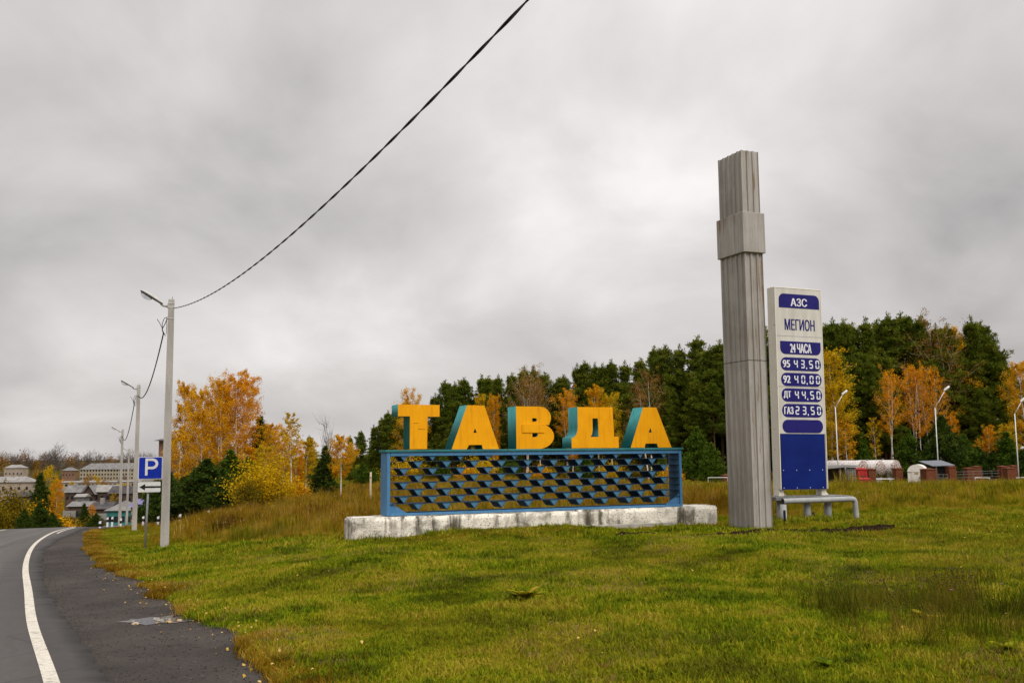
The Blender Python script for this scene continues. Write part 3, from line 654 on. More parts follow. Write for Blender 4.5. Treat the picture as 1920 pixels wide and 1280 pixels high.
def digit(ch, x, z, w, h, parent):
    m = MB(); th = 0.034; g_ = 0.008
    def hseg(zc): m.box(x + g_ + th*.3, x + w - g_ - th*.3, -0.012, -0.004, zc - th/2, zc + th/2)
    def vseg(xc, za, zb): m.box(xc - th/2, xc + th/2, -0.012, -0.004, za + g_ + th*.2, zb - g_ - th*.2)
    for sgm in SEG[ch]:
        if sgm == 'a': hseg(z + h - th/2)
        if sgm == 'g': hseg(z + h/2)
        if sgm == 'd': hseg(z + th/2)
        if sgm == 'f': vseg(x + th/2, z + h/2, z + h)
        if sgm == 'b': vseg(x + w - th/2, z + h/2, z + h)
        if sgm == 'e': vseg(x + th/2, z, z + h/2)
        if sgm == 'c': vseg(x + w - th/2, z, z + h/2)
    m.build('digit', M['digit'], parent)
for (lab, price), z0 in zip((('95', '43,50'), ('92', '40,00'), ('ДТ', '44,50'), ('ГАЗ', '23,50')), (3.32, 2.88, 2.44, 2.00)):
    b = plate('price_row', rrect(0.082, 1.488, z0, z0 + 0.375, 0.18), -0.002, 0.006, M['navy'], fp); b['label'] = 'navy price row reading %s %s' % (lab, price)
    text(lab, 0.155, 0.155 + (0.235 if len(lab) == 2 else 0.30), z0 + 0.085, z0 + 0.295, M['letterwhite'], b, -0.003, 0.009)
    for ch, x in zip(price.replace(',', ''), (0.53, 0.77, 1.06, 1.285)): digit(ch, x, z0 + 0.075, 0.135, 0.235, b)
    MB().box(0.955, 0.985, -0.012, -0.004, z0 + 0.05, z0 + 0.10).build('comma', M['digit'], b)
b = plate('empty_row', rrect(0.075, 1.482, 1.56, 1.93, 0.18), -0.002, 0.006, M['navy'], fp)
# raised beam it stands on, on pipe piles
MB().cbox(-0.32, 2.25, -0.12, 0.62, -0.31, -0.205, 0.008).build('base_beam', M['greysheet'], fp)
for x, y in ((0.1, 0.25), (1.02, 0.25), (1.75, 0.25)):
    MB().tube([(x, y, -1.1), (x, y, -0.30)], 0.105, 12).build('pipe_pile', M['pipe'], fp, smooth=True)
# pipe barrier in front of it
def bend(p0, pc, p1, r, n=6):
    p0, pc, p1 = Vector(p0), Vector(pc), Vector(p1); a = pc + (p0 - pc).normalized() * r; c = pc + (p1 - pc).normalized() * r
    return [tuple(a * (1 - t_) ** 2 + pc * 2 * t_ * (1 - t_) + c * t_ * t_) for t_ in [i / n for i in range(n + 1)]]
pb = empty('pipe_barrier', (7.55, 27.15, 0.0), TH, 'low grey pipe barrier standing in front of the fuel price sign', 'barrier')
zt = 0.235
MB().tube([(-0.36, 0, zt)] + bend((-0.36, 0, zt), (2.07, 0.0, zt), (2.12, 0, -0.8), 0.12) + [(2.12, 0, -0.7)], 0.075, 14, caps=False).build('rail', M['pipe'], pb, smooth=True)
MB().tube([(-0.34, 0.01, -0.8), (-0.34, 0.01, zt - 0.085)], 0.085, 14).build('leg', M['pipe'], pb, smooth=True)
MB().tube([(-0.358, 0, zt), (-0.30, 0, zt)], 0.069, 14).build('bore_shade_plug', M['black'], pb)  # black plug stands in for the shade inside the open pipe end
for u, Y, h, lab in ((1471.5, 26.3, 0.30, 'short black stake in the grass beside the fluted pylon'), (1525.5, 26.9, 0.20, 'tiny black stake in the grass under the pipe barrier')):
    P = onground(u, Y, -0.1); o = MB().cbox(-0.028, 0.028, -0.028, 0.028, 0, h + 0.1, 0.006).add([(-0.02, -0.02, h+.1), (0.02, -0.02, h+.1), (0.02, 0.02, h+.1), (-0.02, 0.02, h+.1), (0, 0, h+.125)], [(0, 1, 4), (1, 2, 4), (2, 3, 4), (3, 0, 4)]).build('stake', M['black'], None, P)
    tag(o, lab, 'stake')

# ------------------------------------------------------------------ lamp posts along the road
def make_lamp_post():
    root = empty('lamp_post')
    a, b_ = 0.145, 0.095
    MB().prism([(-a, -a*.9), (a, -a*.9), (a*.86, a*.9), (-a*.86, a*.9)], -2.2, 8.0, top=[(-b_, -b_*.9), (b_, -b_*.9), (b_*.86, b_*.9), (-b_*.86, b_*.9)]).build('concrete_post', M['post'], root)
    for z in (7.36, 7.72, 7.86):
        q = 0.104 + (8 - z) * 0.006; MB().box(-q, q, -q*.93, q*.93, z, z + 0.03).build('steel_band', M['lampgrey'], root)
    MB().tube([(0.03, 0, 8.0), (0.03, 0, 8.10)], 0.008, 5).build('rebar_end', M['darkmetal'], root)
    br = MB().tube([(-0.10, 0, 7.78), (-0.24, 0, 7.80), (-0.32, 0, 7.86)], 0.04, 8).build('bracket', M['lampgrey'], root, smooth=True)
    # cobra-head lantern, tipped up about 30 degrees towards the road (-X)
    T = Matrix.Translation((-0.26, 0, 7.86)) @ Matrix.Rotation(R(31), 4, 'Y')
    hd = MB(); secs = [(-0.0, 0.07, 0.05), (-0.22, 0.085, 0.075), (-0.40, 0.12, 0.085), (-0.60, 0.135, 0.07), (-0.74, 0.09, 0.035), (-0.78, 0.03, 0.012)]
    n = 12; vs = []
    for x, hw, hh in secs:
        for k in range(n):
            th_ = PI * k / (n - 1); vs.append(T @ Vector((x, math.cos(th_) * hw, math.sin(th_) * hh)))
    fs = [(i*n+k, i*n+k+1, (i+1)*n+k+1, (i+1)*n+k) for i in range(len(secs)-1) for k in range(n-1)]
    hd.add(vs, fs); hd.build('lamp_cover', M['lampgrey'], root, smooth=True)
    bs = MB(); prof = [(0.0, 0.075), (-0.22, 0.09), (-0.40, 0.125), (-0.60, 0.14), (-0.74, 0.095), (-0.79, 0.03)]
    poly = [(x, w) for x, w in prof] + [(x, -w) for x, w in reversed(prof)]
    bs.prism(poly, -0.035, 0.002, M=T); bs.build('lamp_base', M['darkmetal'], root)
    bo = MB(); vs = []; fs = []; nu, nv = 6, 16
    for i in range(nu + 1):
        ph = (PI / 2) * i / nu
        for k in range(nv):
            th_ = 2 * PI * k / nv; vs.append(T @ Vector((-0.55 + 0.20 * math.cos(ph) * math.cos(th_), 0.115 * math.cos(ph) * math.sin(th_), -0.037 - 0.13 * math.sin(ph))))
    for i in range(nu):
        for k in range(nv): fs.append((i*nv+k, (i+1)*nv+k, (i+1)*nv+(k+1) % nv, i*nv+(k+1) % nv))
    bo.add(vs, fs); bo.build('lamp_bowl', M['bowl'], root, smooth=True)
    # tangle of cable tails tied to the post
    lp = MB()
    lp.tube([(-0.10, -.05, 7.42), (-0.2, -.05, 7.38), (-0.26, -.05, 7.2), (-0.24, -.05, 6.98), (-0.15, -.05, 6.80)], 0.012, 5)
    lp.tube([(-0.12, -.06, 7.36), (-0.18, -.06, 7.18), (-0.26, -.06, 7.02), (-0.22, -.06, 6.9)], 0.014, 5)
    lp.tube([(-0.42, -.05, 7.34), (-0.34, -.05, 7.22), (-0.26, -.05, 7.06), (-0.24, -.05, 6.92)], 0.010, 5)
    lp.tube([(-0.13, -.05, 7.40), (-0.12, -.05, 7.1), (-0.13, -.05, 6.86)], 0.009, 5)
    lp.build('cable_loop', M['cable'], root)
    return root
LP = [((-11.09, 32.09), 'nearest tall concrete lamp post, beside the blue parking sign', 1.0), ((-21.2, 56.4), 'second concrete lamp post, just behind the parking sign plates', 1.0),
      ((-35.5, 90.9), 'third concrete lamp post along the road, seen before the town', 1.0), ((-45.9, 119.7), 'smallest and farthest concrete lamp post down the road', 1.0)]
lamp0 = make_lamp_post(); tops = []
for i, ((x, y), lab, _) in enumerate(LP):
    o = lamp0 if i == 0 else copy_tree(lamp0)
    base = (-1.353, -2.405, -3.986, -5.517)[i]
    o.location = (x, y, base); o.rotation_euler = (0, 0, R((22, 24, 22, 20)[i])); tag(o, lab, 'lamp post', 'lamp posts along the road')
    tops.append(Vector((x, y, base + 7.42)))
def twisted(name, a, b, sag, rad, label, step=0.06, strands=3, pitch=0.42, ns=5):
    a, b = Vector(a), Vector(b); L = (b - a).length; n = max(20, int(L / step)); m = MB()
    dirv = (b - a).normalized(); sx = dirv.cross(Vector((0, 0, 1))).normalized(); sy = sx.cross(dirv)
    base = [a.lerp(b, i / n) - Vector((0, 0, 4 * sag * (i / n) * (1 - i / n))) for i in range(n + 1)]
    for k in range(strands):
        ph = 2 * PI * k / strands
        m.tube([p + (sx * math.cos(ph + 2*PI*L*i/n/pitch) + sy * math.sin(ph + 2*PI*L*i/n/pitch)) * rad * 0.9 for i, p in enumerate(base)], rad, ns)
    o = m.build(name, M['cable'], None); tag(o, label, 'cable', 'overhead cable spans'); return o
twisted('overhead_cable', tops[0] + Vector((0.1, -0.12, 0.28)), (4.64, -1.77, 6.17), 1.09, 0.0085, 'black twisted cable crossing the sky from the nearest lamp post', 0.05, 2, 1.3)
twisted('overhead_cable', tops[0] + Vector((-0.24, 0.06, -0.5)), tops[1] + Vector((0.02, -0.12, 0)), 0.85, 0.0125, 'black cable sagging between the first and second lamp posts', 0.06)
twisted('overhead_cable', tops[1] + Vector((-0.22, 0.05, -0.35)), tops[2] + Vector((0.02, -0.12, 0)), 1.1, 0.014, 'black cable sagging between the second and third lamp posts', 0.12)
twisted('overhead_cable', tops[2] + Vector((-0.2, 0.05, -0.35)), tops[3] + Vector((0.02, -0.12, 0)), 0.9, 0.014, 'short black cable between the third and farthest lamp posts', 0.12)

# ------------------------------------------------------------------ parking sign
P0 = onground(271, 33.4)
pk = empty('parking_sign', P0, R(14), 'blue square parking sign over a white arrow plate on grey post', 'road sign')
def zpx(u, v, Y): return at(u, v, Y).z - P0.z
zP1, zP0 = zpx(278, 856, 33.4), zpx(276, 898, 33.4); zA1, zA0 = zpx(276, 902, 33.4), zpx(276, 923, 33.4)
lean = 0.0
MB().tube([(0.0, 0.03, -0.4), (0.075, 0.03, zP1 - 0.15)], 0.036, 10).build('post', M['galv'], pk, smooth=True)
pl1 = plate('parking_plate', rrect(-0.27, 0.49, zP0, zP1, 0.04), -0.035, -0.012, M['signwhite'], pk)
plate('blue_field', rrect(-0.25, 0.47, zP0 + 0.02, zP1 - 0.02, 0.03), -0.040, -0.0352, M['signblue'], pl1)
w_, h_ = 0.74, zP1 - zP0
cu = [(-0.25 + 0.70*x, zP0 + 0.02 + (h_ - .04) * z) for x, z in ()]
pz = lambda f: zP0 + h_ * f
Pout = [(-0.055, pz(0.17)), (0.025, pz(0.17)), (0.025, pz(0.445)), (0.14, pz(0.445))] + arc(0.16, pz(0.69), 0.195, h_ * 0.245, -90, 90, 12) + [(-0.055, pz(0.935))]
Pin = [(0.025, pz(0.56)), (0.14, pz(0.56))] + arc(0.155, pz(0.69), 0.115, h_ * 0.13, -90, 90, 10) + [(0.025, pz(0.82))]
lm = outline('lettering', [Pout, Pin], 0.004, [M['signwhite']]); link('lettering', lm, pl1, (0, -0.046, 0))
pl2 = plate('arrow_plate', rrect(-0.29, 0.46, zA0, zA1, 0.04), -0.035, -0.012, M['black'], pk)
plate('white_field', rrect(-0.275, 0.445, zA0 + 0.014, zA1 - 0.014, 0.035), -0.040, -0.0352, M['signwhite'], pl2)
zm = (zA0 + zA1) / 2
plate('arrow', [(0.445, zm - 0.03), (0.445, zm + 0.03), (-0.04, zm + 0.03), (-0.04, zm + 0.105), (-0.22, zm), (-0.04, zm - 0.105), (-0.04, zm - 0.03)][::-1], -0.0445, -0.0405, M['black'], pl2)
MB().box(-0.10, 0.22, -0.012, 0.0, zA1 + 0.005, zA1 + 0.06).build('clamp', M['lampgrey'], pk)

# guide posts round the bend
gp0 = empty('guide_post')
body = MB().prism([(-0.06, -0.04), (0.06, -0.04), (0.045, 0.05), (-0.045, 0.05)], -0.3, 0.42).build('lower_body', M['letterwhite'], gp0)
MB().prism([(-0.064, -0.044), (0.064, -0.044), (0.049, 0.054), (-0.049, 0.054)], 0.42, 0.64).build('black_band', M['black'], gp0)
MB().add([(-0.06, -0.04, .64), (0.06, -0.04, .64), (0.045, 0.05, .64), (-0.045, 0.05, .64), (-0.06, -0.04, .80), (0.06, -0.04, .86), (0.045, 0.05, .86), (-0.045, 0.05, .80)], [(3,2,1,0),(4,5,6,7),(0,1,5,4),(1,2,6,5),(2,3,7,6),(3,0,4,7)]).build('white_top', M['letterwhite'], gp0)
GP = [(188, 976, 70, 'white topped guide post nearest the road bend'), (202, 969, 86, 'guide post left of the second lamp post, at the back'), (211, 968, 83, 'guide post standing close beside the back one near the bend'), (227, 971, 78, 'banded guide post just left of the second lamp post'),
      (269, 967, 74, 'banded guide post directly behind the parking sign post'), (297, 967, 70, 'banded guide post just left of the nearest lamp post'), (338, 963, 66, 'banded guide post in dry grass right of the nearest lamp post'), (391, 956, 64, 'white tipped guide post among dry grass below the dark pines')]
for i, (u, vt, Y, lab) in enumerate(GP):
    o = gp0 if i == 0 else copy_tree(gp0)
    P = at(u, vt, Y); z = gz(P.x, Y); h = P.z - z
    o.location = (P.x, Y, P.z - 0.85 * max(0.9, min(1.5, h / 0.85))); o.scale = (1.25, 1.25, max(0.9, min(1.5, h / 0.85)))
    tag(o, lab, 'guide post', 'guide posts round the bend')
P = onground(694, 46); o = MB().tube([(0, 0, -0.3), (0.02, 0, 1.55)], [0.055, 0.045], 8).build('wooden_stake', M['wood'], None, P, smooth=True)
MB().tube([(0.02, -0.05, 1.30), (0.02, 0.05, 1.30)], 0.03, 6).build('nail', M['darkmetal'], o)
tag(o, 'thin pale wooden stake in the meadow left of the town sign', 'stake')

# ------------------------------------------------------------------ trees
def unit(a): return a / np.maximum(np.linalg.norm(a, axis=-1, keepdims=True), 1e-9)
def tufts(C, D, length, width, k, spread=0.9, rg=rng):
    """needle tufts: k slim triangles that fan out from each centre about direction D"""
    n = len(C); d = unit(D[:, None, :] * 0.75 + rg.normal(size=(n, k, 3)) * spread)
    L = length * rg.uniform(0.65, 1.25, (n, k, 1)); tip = C[:, None, :] + d * L
    sd = unit(np.cross(d, rg.normal(size=(n, k, 3)))) * width * 0.5
    V = np.concatenate([C[:, None, :], (tip - sd), (tip + sd)], 1).reshape(-1, 3)
    base = np.arange(n)[:, None] * (1 + 2 * k); j = np.arange(k)[None, :]
    F = np.stack([np.broadcast_to(base, (n, k)), base + 1 + j, base + 1 + k + j], -1).reshape(-1, 3)
    return V, F
def leaves(C, size, rg=rng, droop=0.3):
    n = len(C); a = rg.normal(size=(n, 3)); a[:, 2] -= droop; a = unit(a); b = unit(np.cross(a, rg.normal(size=(n, 3))))
    s = size * rg.uniform(0.6, 1.3, (n, 1))
    V = np.stack([C - a * s * .5, C + b * s * .34, C + a * s * .5, C - b * s * .34], 1).reshape(-1, 3)
    F = np.arange(4 * n).reshape(n, 4); return V, F

def pine_tree(H, cb, Rad, nb, mat, seed, young=False, tl=0.40, tw=0.085, kk=11, dens=1.0):
    rg = np.random.default_rng(seed); tr = MB(); bend_ = rg.normal(size=2) * H * 0.012
    def axis(z): q = z / H; return Vector((bend_[0] * math.sin(q * 3), bend_[1] * math.sin(q * 2.4), z))
    tr.tube([axis(z) for z in np.linspace(-0.4, H * 0.97, 9)], [H * 0.0125 * (1 - 0.88 * i / 8) for i in range(9)], 7)
    C = []; D = []; nw = max(9, nb // 5); i = 0
    for wi in range(nb if young else nw):
        for bi in range(1 if young else 5 + int(rg.integers(0, 2))):
            i += 1
            q = (wi + (rg.uniform(-.4, .4) if young else rg.uniform(-.18, .18))) / (nb if young else nw); q = min(max(q, 0), 1); z = H * (cb + (0.965 - cb) * q)
            az = i * (2.39996 if young else 1.2) + rg.uniform(-.4, .4)
            if young: f = (1 - q) ** 0.8 * (0.75 + 0.25 * min(1, q * 5)); el = R(12 + 48 * q)
            else: f = (1 - q) ** 0.92 * (0.74 + 0.26 * min(1, q * 3.2)) + 0.03; el = R(-4 + 64 * q)
            L = max(0.16, Rad * f * (rg.uniform(0.6, 1.22) if young else rg.uniform(0.4, 1.35)))
            a = np.array(axis(z)); dr = np.array([math.cos(az) * math.cos(el), math.sin(az) * math.cos(el), math.sin(el)])
            p1 = a + dr * L + np.array([0, 0, 0.12 * L]); mid = (a + p1) / 2 - np.array([0, 0, 0.05 * L])
            tr.tube([a, mid, p1], [H * 0.0035 * (1.1 - q * .7), H * 0.0022 * (1.1 - q * .7), 0.006], 4, caps=False)
            if young:
                for _ in range(max(3, int(L * 8.5 * dens))):
                    s = rg.uniform(0.25, 1.03) ** 0.75
                    c = a * (1 - s) + p1 * s - np.array([0, 0, 0.2 * L * s * (1 - s)]); lat = rg.normal(size=3) * L * np.array([.17, .17, .065]) * (0.5 + 0.6 * s)
                    C.append(c + lat); D.append(dr * .6 + np.array([0, 0, .55]) + lat / L)
            else:          # needles sit in separate pads along the branch, sky shows between them
                side = np.array([-math.sin(az), math.cos(az), 0]); npad = 2 + int(L > 1.1) * 2 + int(L > 2) * 2
                for pi_ in range(npad):
                    s = 0.45 + 0.6 * pi_ / max(1, npad - 1); pc_ = a * (1 - s) + p1 * s + side * rg.uniform(-1, 1) * L * 0.30 * s + np.array([0, 0, rg.uniform(-.05, .22)])
                    for _ in range(int(5 * dens) + int(rg.integers(0, 3))):
                        lat = rg.normal(size=3) * np.array([.22, .22, .09]); C.append(pc_ + lat); D.append(dr * .4 + np.array([0, 0, .9]) + lat)
    for z in np.linspace(0.86, 1.0, 12): C.append(np.array(axis(H * z))); D.append(np.array([0, 0, 1.0]))
    if not young:          # a few upright leading shoots beside the top
        for j in range(5):
            a_ = rg.uniform(0, 6.3); r_ = rg.uniform(.25, .75); zt_ = H * rg.uniform(.88, .97)
            for z in np.linspace(zt_ - .9, zt_, 5): C.append(np.array([r_ * math.cos(a_), r_ * math.sin(a_), z])); D.append(np.array([0, 0, 1.0]))
    C = np.array(C); D = unit(np.array(D)); V, F = tufts(C, D, tl, tw, kk, 0.55, rg)
    return tr.mesh('trunk', M['pinebark'], True), npmesh('crown', V, F, mat), H

def birch_tree(H, cb, Rad, nl, mat, seed, nleaf=4200, lsize=0.16, stems=1, bark='birchbark', twig='twig', fastig=0.55, narrow=1.0):
    rg = np.random.default_rng(seed); tr = MB(); C = []
    for st in range(stems):
        h = H * (1.0 if st == 0 else rg.uniform(.82, .96)); off = np.array([0, 0]) if st == 0 else rg.normal(size=2) * 0.30
        lean_ = rg.normal(size=2) * H * (0.02 if stems == 1 else 0.055)
        w1, w2 = rg.uniform(0, 6, 2)
        def axis(z, off=off, lean_=lean_, h=h, w1=w1, w2=w2):
            q = max(z, 0) / h; return np.array([off[0] + lean_[0] * q + 0.012 * h * math.sin(q * 6 + w1) * q, off[1] + lean_[1] * q + 0.012 * h * math.sin(q * 5 + w2) * q, z])
        r0 = H * 0.0095 / (1 + 0.15 * (stems - 1))
        tr.tube([axis(z) for z in np.linspace(-0.4, h * 0.985, 11)], [r0 * (1 - 0.9 * i / 10) for i in range(11)], 7)
        nl_ = int(nl / stems) + 1
        for i in range(nl_):
            q = (i + rg.uniform(-.3, .3)) / nl_; q = min(max(q, 0), 1); z = h * (cb + (0.95 - cb) * q); az = i * 2.39996 + rg.uniform(-.5, .5)
            f = math.sin(PI * min(1, (q * 0.80 + 0.20))) ** 0.7 * 0.9 + 0.14
            L = Rad * f * rg.uniform(0.65, 1.2); el = R(38 + 25 * q) * (0.7 + fastig * 0.55)
            dr = np.array([math.cos(az) * math.cos(el), math.sin(az) * math.cos(el), math.sin(el)]); a = axis(z); Lb = L / max(0.35, math.cos(el))
            p1 = a + dr * Lb * 0.6; p2 = a + dr * Lb * 0.92 + np.array([math.cos(az), math.sin(az), 0]) * L * 0.12
            tr.tube([a, p1, p2], [r0 * 0.36 * (1.05 - q), r0 * 0.20 * (1.05 - q) + .003, 0.004], 4, mi=1, caps=False)
            for tws in range(5):
                s = rg.uniform(0.3, 1.0); b0 = a * (1 - s) + p2 * s; dd = unit(dr * .5 + rg.normal(size=3) * .6); ln = L * rg.uniform(.25, .55)
                b1 = b0 + dd * ln - np.array([0, 0, ln * .12])
                tr.tube([b0, b1], [0.009, 0.003], 3, mi=1, caps=False)
                m = max(2, int(nleaf / (stems * nl_ * 5) * rg.uniform(.5, 1.5)))
                ss = rg.uniform(0.1, 1.12, (m, 1)); C.append(b0 + (b1 - b0) * ss + rg.normal(size=(m, 3)) * L * 0.13)
            m = max(2, int(nleaf / (stems * nl_ * 5) * 1.2)); ss = rg.uniform(0.35, 1.05, (m, 1)); C.append(a + (p2 - a) * ss + rg.normal(size=(m, 3)) * L * 0.10)
    C = np.concatenate(C); V, F = leaves(C, lsize, rg)
    return tr.mesh('trunk', [M[bark], M[twig]], True), npmesh('crown', V, F, mat), H

def shrub(H, Rad, mat, seed, n=2600, lsize=0.15, nst=14):
    rg = np.random.default_rng(seed); tr = MB(); C = []
    for i in range(nst):
        az = i * 2.4 + rg.uniform(-.4, .4); el = R(rg.uniform(38, 88)); L = H * rg.uniform(.55, 1.0)
        d = np.array([math.cos(az) * math.cos(el) * Rad / H * 1.3, math.sin(az) * math.cos(el) * Rad / H * 1.3, math.sin(el)])
        a = rg.normal(size=3) * [.15, .15, 0]; a[2] = -.2; p = a + d * L
        tr.tube([a, (a + p) / 2 + rg.normal(size=3) * .06, p], [0.03, 0.02, 0.006], 4, caps=False)
        m = n // nst; s = rg.uniform(0.18, 1.05, (m, 1)) ** 0.8; C.append(a + (p - a) * s + rg.normal(size=(m, 3)) * [Rad * .2, Rad * .2, H * .10])
    C = np.concatenate(C); C = C[C[:, 2] > 0.05]; V, F = leaves(C, lsize, rg)
    return tr.mesh('stems', M['browntwig']), npmesh('foliage', V, F, mat), H

def bare_tree(H, Rad, seed, twigm, nb=46, leafmat_=None, nleaf=0):
    rg = np.random.default_rng(seed); tr = MB(); V = []; F = []; C = []
    tr.tube([(0, 0, -1), (0, 0, H * .5), (0.1, 0, H * .8)], [H * .014, H * .009, H * .003], 5)
    def tri(a, b, w):
        sd = unit(np.cross(b - a, rg.normal(size=3))) * w; k = len(V); V.extend([a - sd, a + sd, b]); F.append((k, k + 1, k + 2))
    for i in range(nb):
        q = i / nb; z = H * (0.25 + 0.68 * q); az = i * 2.4 + rg.uniform(-.4, .4); el = R(rg.uniform(35, 75)); L = Rad * (1.15 - .7 * q) * rg.uniform(.7, 1.3) / math.cos(el) * .6
        d = np.array([math.cos(az) * math.cos(el), math.sin(az) * math.cos(el), math.sin(el)]); a = np.array([0, 0, z]); p = a + d * L; tri(a, p, 0.10)
        for j in range(9):
            s = rg.uniform(.3, 1); b0 = a + (p - a) * s; d2 = unit(d + rg.normal(size=3) * .55); b1 = b0 + d2 * L * rg.uniform(.3, .6); tri(b0, b1, 0.075)
            C.append(b1); C.append((b0 + b1) / 2)
    me = npmesh('crown', np.array(V), np.array(F), twigm)
    if nleaf:
        C = np.array(C); C = C[rg.integers(0, len(C), nleaf)] + rg.normal(size=(nleaf, 3)) * .5; V2, F2 = leaves(C, 0.9, rg)
        me = npmesh('crown', V2, F2, leafmat_)
    return tr.mesh('trunk', twigm), me, H

K = {}
for i in range(4): K['pine%d' % i] = pine_tree(16, (0.28, 0.34, 0.22, 0.38)[i], (2.7, 3.2, 2.4, 3.0)[i], (84, 76, 88, 72)[i], M['pine'], 20 + i)
K['pine4'] = pine_tree(16, 0.48, 3.3, 60, M['pine'], 26); K['pine5'] = pine_tree(16, 0.52, 2.7, 55, M['pine'], 27)
for i in range(2): K['fill%d' % i] = pine_tree(14, 0.03, 2.9, 150, M['pine'], 30 + i, True, 0.5, 0.18, 8, 1.3)
for i in range(2): K['young%d' % i] = pine_tree(5, 0.03, 1.75, 84, M['youngpine'], 40 + i, True, 0.27, 0.085, 9, 1.5)
K['spiky'] = pine_tree(6, 0.04, 1.55, 80, M['darkpine'], 45, True, 0.26, 0.085, 9, 1.5)
for i in range(2): K['dark%d' % i] = pine_tree(5, 0.02, 2.1, 90, M['darkpine'], 50 + i, True, 0.27, 0.085, 9, 1.5)
for i in range(3): K['birch%d' % i] = birch_tree(11, 0.27, (1.35, 1.6, 1.2)[i], 34, M['orangeleaf'], 60 + i, 12000, 0.105, 1 + (i == 1), fastig=0.8)
K['deep0'] = birch_tree(11, 0.22, 1.4, 34, M['deeporange'], 66, 12500, 0.105, fastig=0.8)
K['ybirch0'] = birch_tree(8, 0.24, 1.15, 28, M['yellowleaf'], 70, 8500, 0.10, fastig=0.7)
K['ybirch2'] = birch_tree(8, 0.32, 1.35, 28, M['orangeleaf'], 74, 9500, 0.115)
K['ybirch1'] = birch_tree(8, 0.30, 1.05, 22, M['orangeleaf'], 71, 2200, 0.15)
K['slim0'] = birch_tree(8, 0.36, 0.85, 24, M['yellowleaf'], 72, 1500, 0.15)
K['tawny0'] = birch_tree(12, 0.28, 2.1, 46, M['brownleaf'], 80, 6000, 0.10, 3, fastig=0.9)
K['tawny1'] = birch_tree(12, 0.32, 1.7, 40, M['brownleaf'], 81, 7500, 0.10, 2, fastig=0.9)
K['pale0'] = birch_tree(10, 0.42, 1.1, 32, M['deeporange'], 82, 5600, 0.105, 2, fastig=1.0)
K['pale1'] = birch_tree(10, 0.42, 1.3, 34, M['deeporange'], 83, 6000, 0.105, 3, fastig=1.0)
K['shrub0'] = shrub(3, 1.7, M['yellowleaf'], 90, 6500, 0.12)
K['shrub1'] = shrub(3, 1.7, M['oliveleaf'], 91, 6000, 0.13)
K['shrub2'] = shrub(2, 1.3, M['orangeleaf'], 92, 3600, 0.11)
K['bare0'] = bare_tree(16, 5.0, 100, M['greytwig']); K['bare1'] = bare_tree(16, 4.0, 101, M['browntwig']); K['bare2'] = bare_tree(16, 5.5, 102, M['greytwig'], 60)
K['fary0'] = bare_tree(16, 3.2, 103, M['browntwig'], 40, M['yellowleaf'], 500)
K['faro0'] = bare_tree(16, 4.2, 104, M['browntwig'], 46, M['brownleaf'], 420)
NAMES = {'pine': 'pine_tree', 'fill': 'pine_tree', 'young': 'young_pine', 'spiky': 'young_pine', 'dark': 'young_pine', 'birch': 'birch_tree', 'deep': 'birch_tree', 'ybirch': 'birch_tree', 'slim': 'birch_tree', 'tawny': 'birch_tree', 'pale': 'birch_tree', 'shrub': 'shrub', 'bare': 'bare_tree', 'fary': 'autumn_tree', 'faro': 'autumn_tree'}
def tree(kind, u, vt, Y, label, group=None, wid=1.0, base=None):
    trk, crw, H = K[kind]; top = at(u, vt, Y); z = gz(top.x, Y) if base is None else base
    h = max(1.0, top.z - z); s = h / H
    nm = NAMES[kind.rstrip('0123456789')]
    r = empty(nm, (top.x, Y, z), random.uniform(0, 2 * PI), label, 'shrub' if nm == 'shrub' else 'tree', group); r.scale = (s * wid, s * wid, s)
    link(trk.name.split('.')[0], trk, r); link(crw.name.split('.')[0], crw, r); return r

# forest edge behind the signs: one pine under each point of its skyline
SKY = [(657, 818), (680, 808), (702, 798), (716, 784), (728, 772), (744, 764), (762, 752), (815, 740), (834, 715), (853, 719), (875, 710), (901, 705), (914, 706), (935, 705), (960, 701), (981, 691), (1002, 689), (1023, 701), (1045, 715), (1062, 705), (1082, 685), (1098, 678), (1115, 684), (1130, 684), (1147, 677), (1172, 680), (1200, 675), (1229, 652), (1254, 650), (1275, 650), (1310, 632), (1331, 652), (1349, 641), (1372, 628), (1400, 622), (1430, 612), (1460, 608), (1495, 604), (1525, 606),
       (1550, 609), (1562, 601), (1581, 601), (1601, 609), (1620, 600), (1646, 602), (1663, 592), (1682, 590), (1699, 597), (1728, 594), (1752, 612), (1776, 610), (1796, 628), (1817, 597), (1838, 606), (1855, 634), (1872, 662), (1893, 693), (1930, 690)]
def FY(u): return float(np.interp(u, [560, 650, 700, 850, 1000, 1200, 1350, 1550, 1930], [215, 195, 180, 160, 150, 136, 128, 123, 118]))
SECT = [(745, 'left of the first letter'), (842, 'above the first letter'), (950, 'above the second letter'), (1052, 'above the third letter'), (1160, 'above the fourth letter'), (1265, 'above the fifth letter'), (1345, 'left of the fluted pylon'), (1456, 'behind the fluted pylon'), (1544, 'behind the price sign'), (1655, 'just right of the price sign'), (1800, 'between the two middle yard lamps'), (9999, 'beyond the second yard lamp')]
def sector(u): return next(n for a, n in SECT if u < a)
ORD = ['first', 'second', 'third', 'fourth', 'fifth', 'sixth', 'seventh', 'eighth', 'ninth', 'tenth']; cnt = {}
for i, (u, v_) in enumerate(SKY):
    sc_ = sector(u); cnt[sc_] = cnt.get(sc_, 0) + 1
    lab = {1310: 'tallest pine peak of the forest left of the fluted pylon', 1817: 'broad dark pine ending the forest beyond the second yard lamp'}.get(u, '%s pine top from the left on the skyline %s' % (ORD[cnt[sc_] - 1], sc_))
    tree('pine%d' % (0, 4, 2, 1, 5, 3, 0, 2, 4)[i % 9], u, v_, FY(u) + 3 + random.uniform(-2, 4), lab, 'pines of the forest edge', random.uniform(0.9, 1.15))
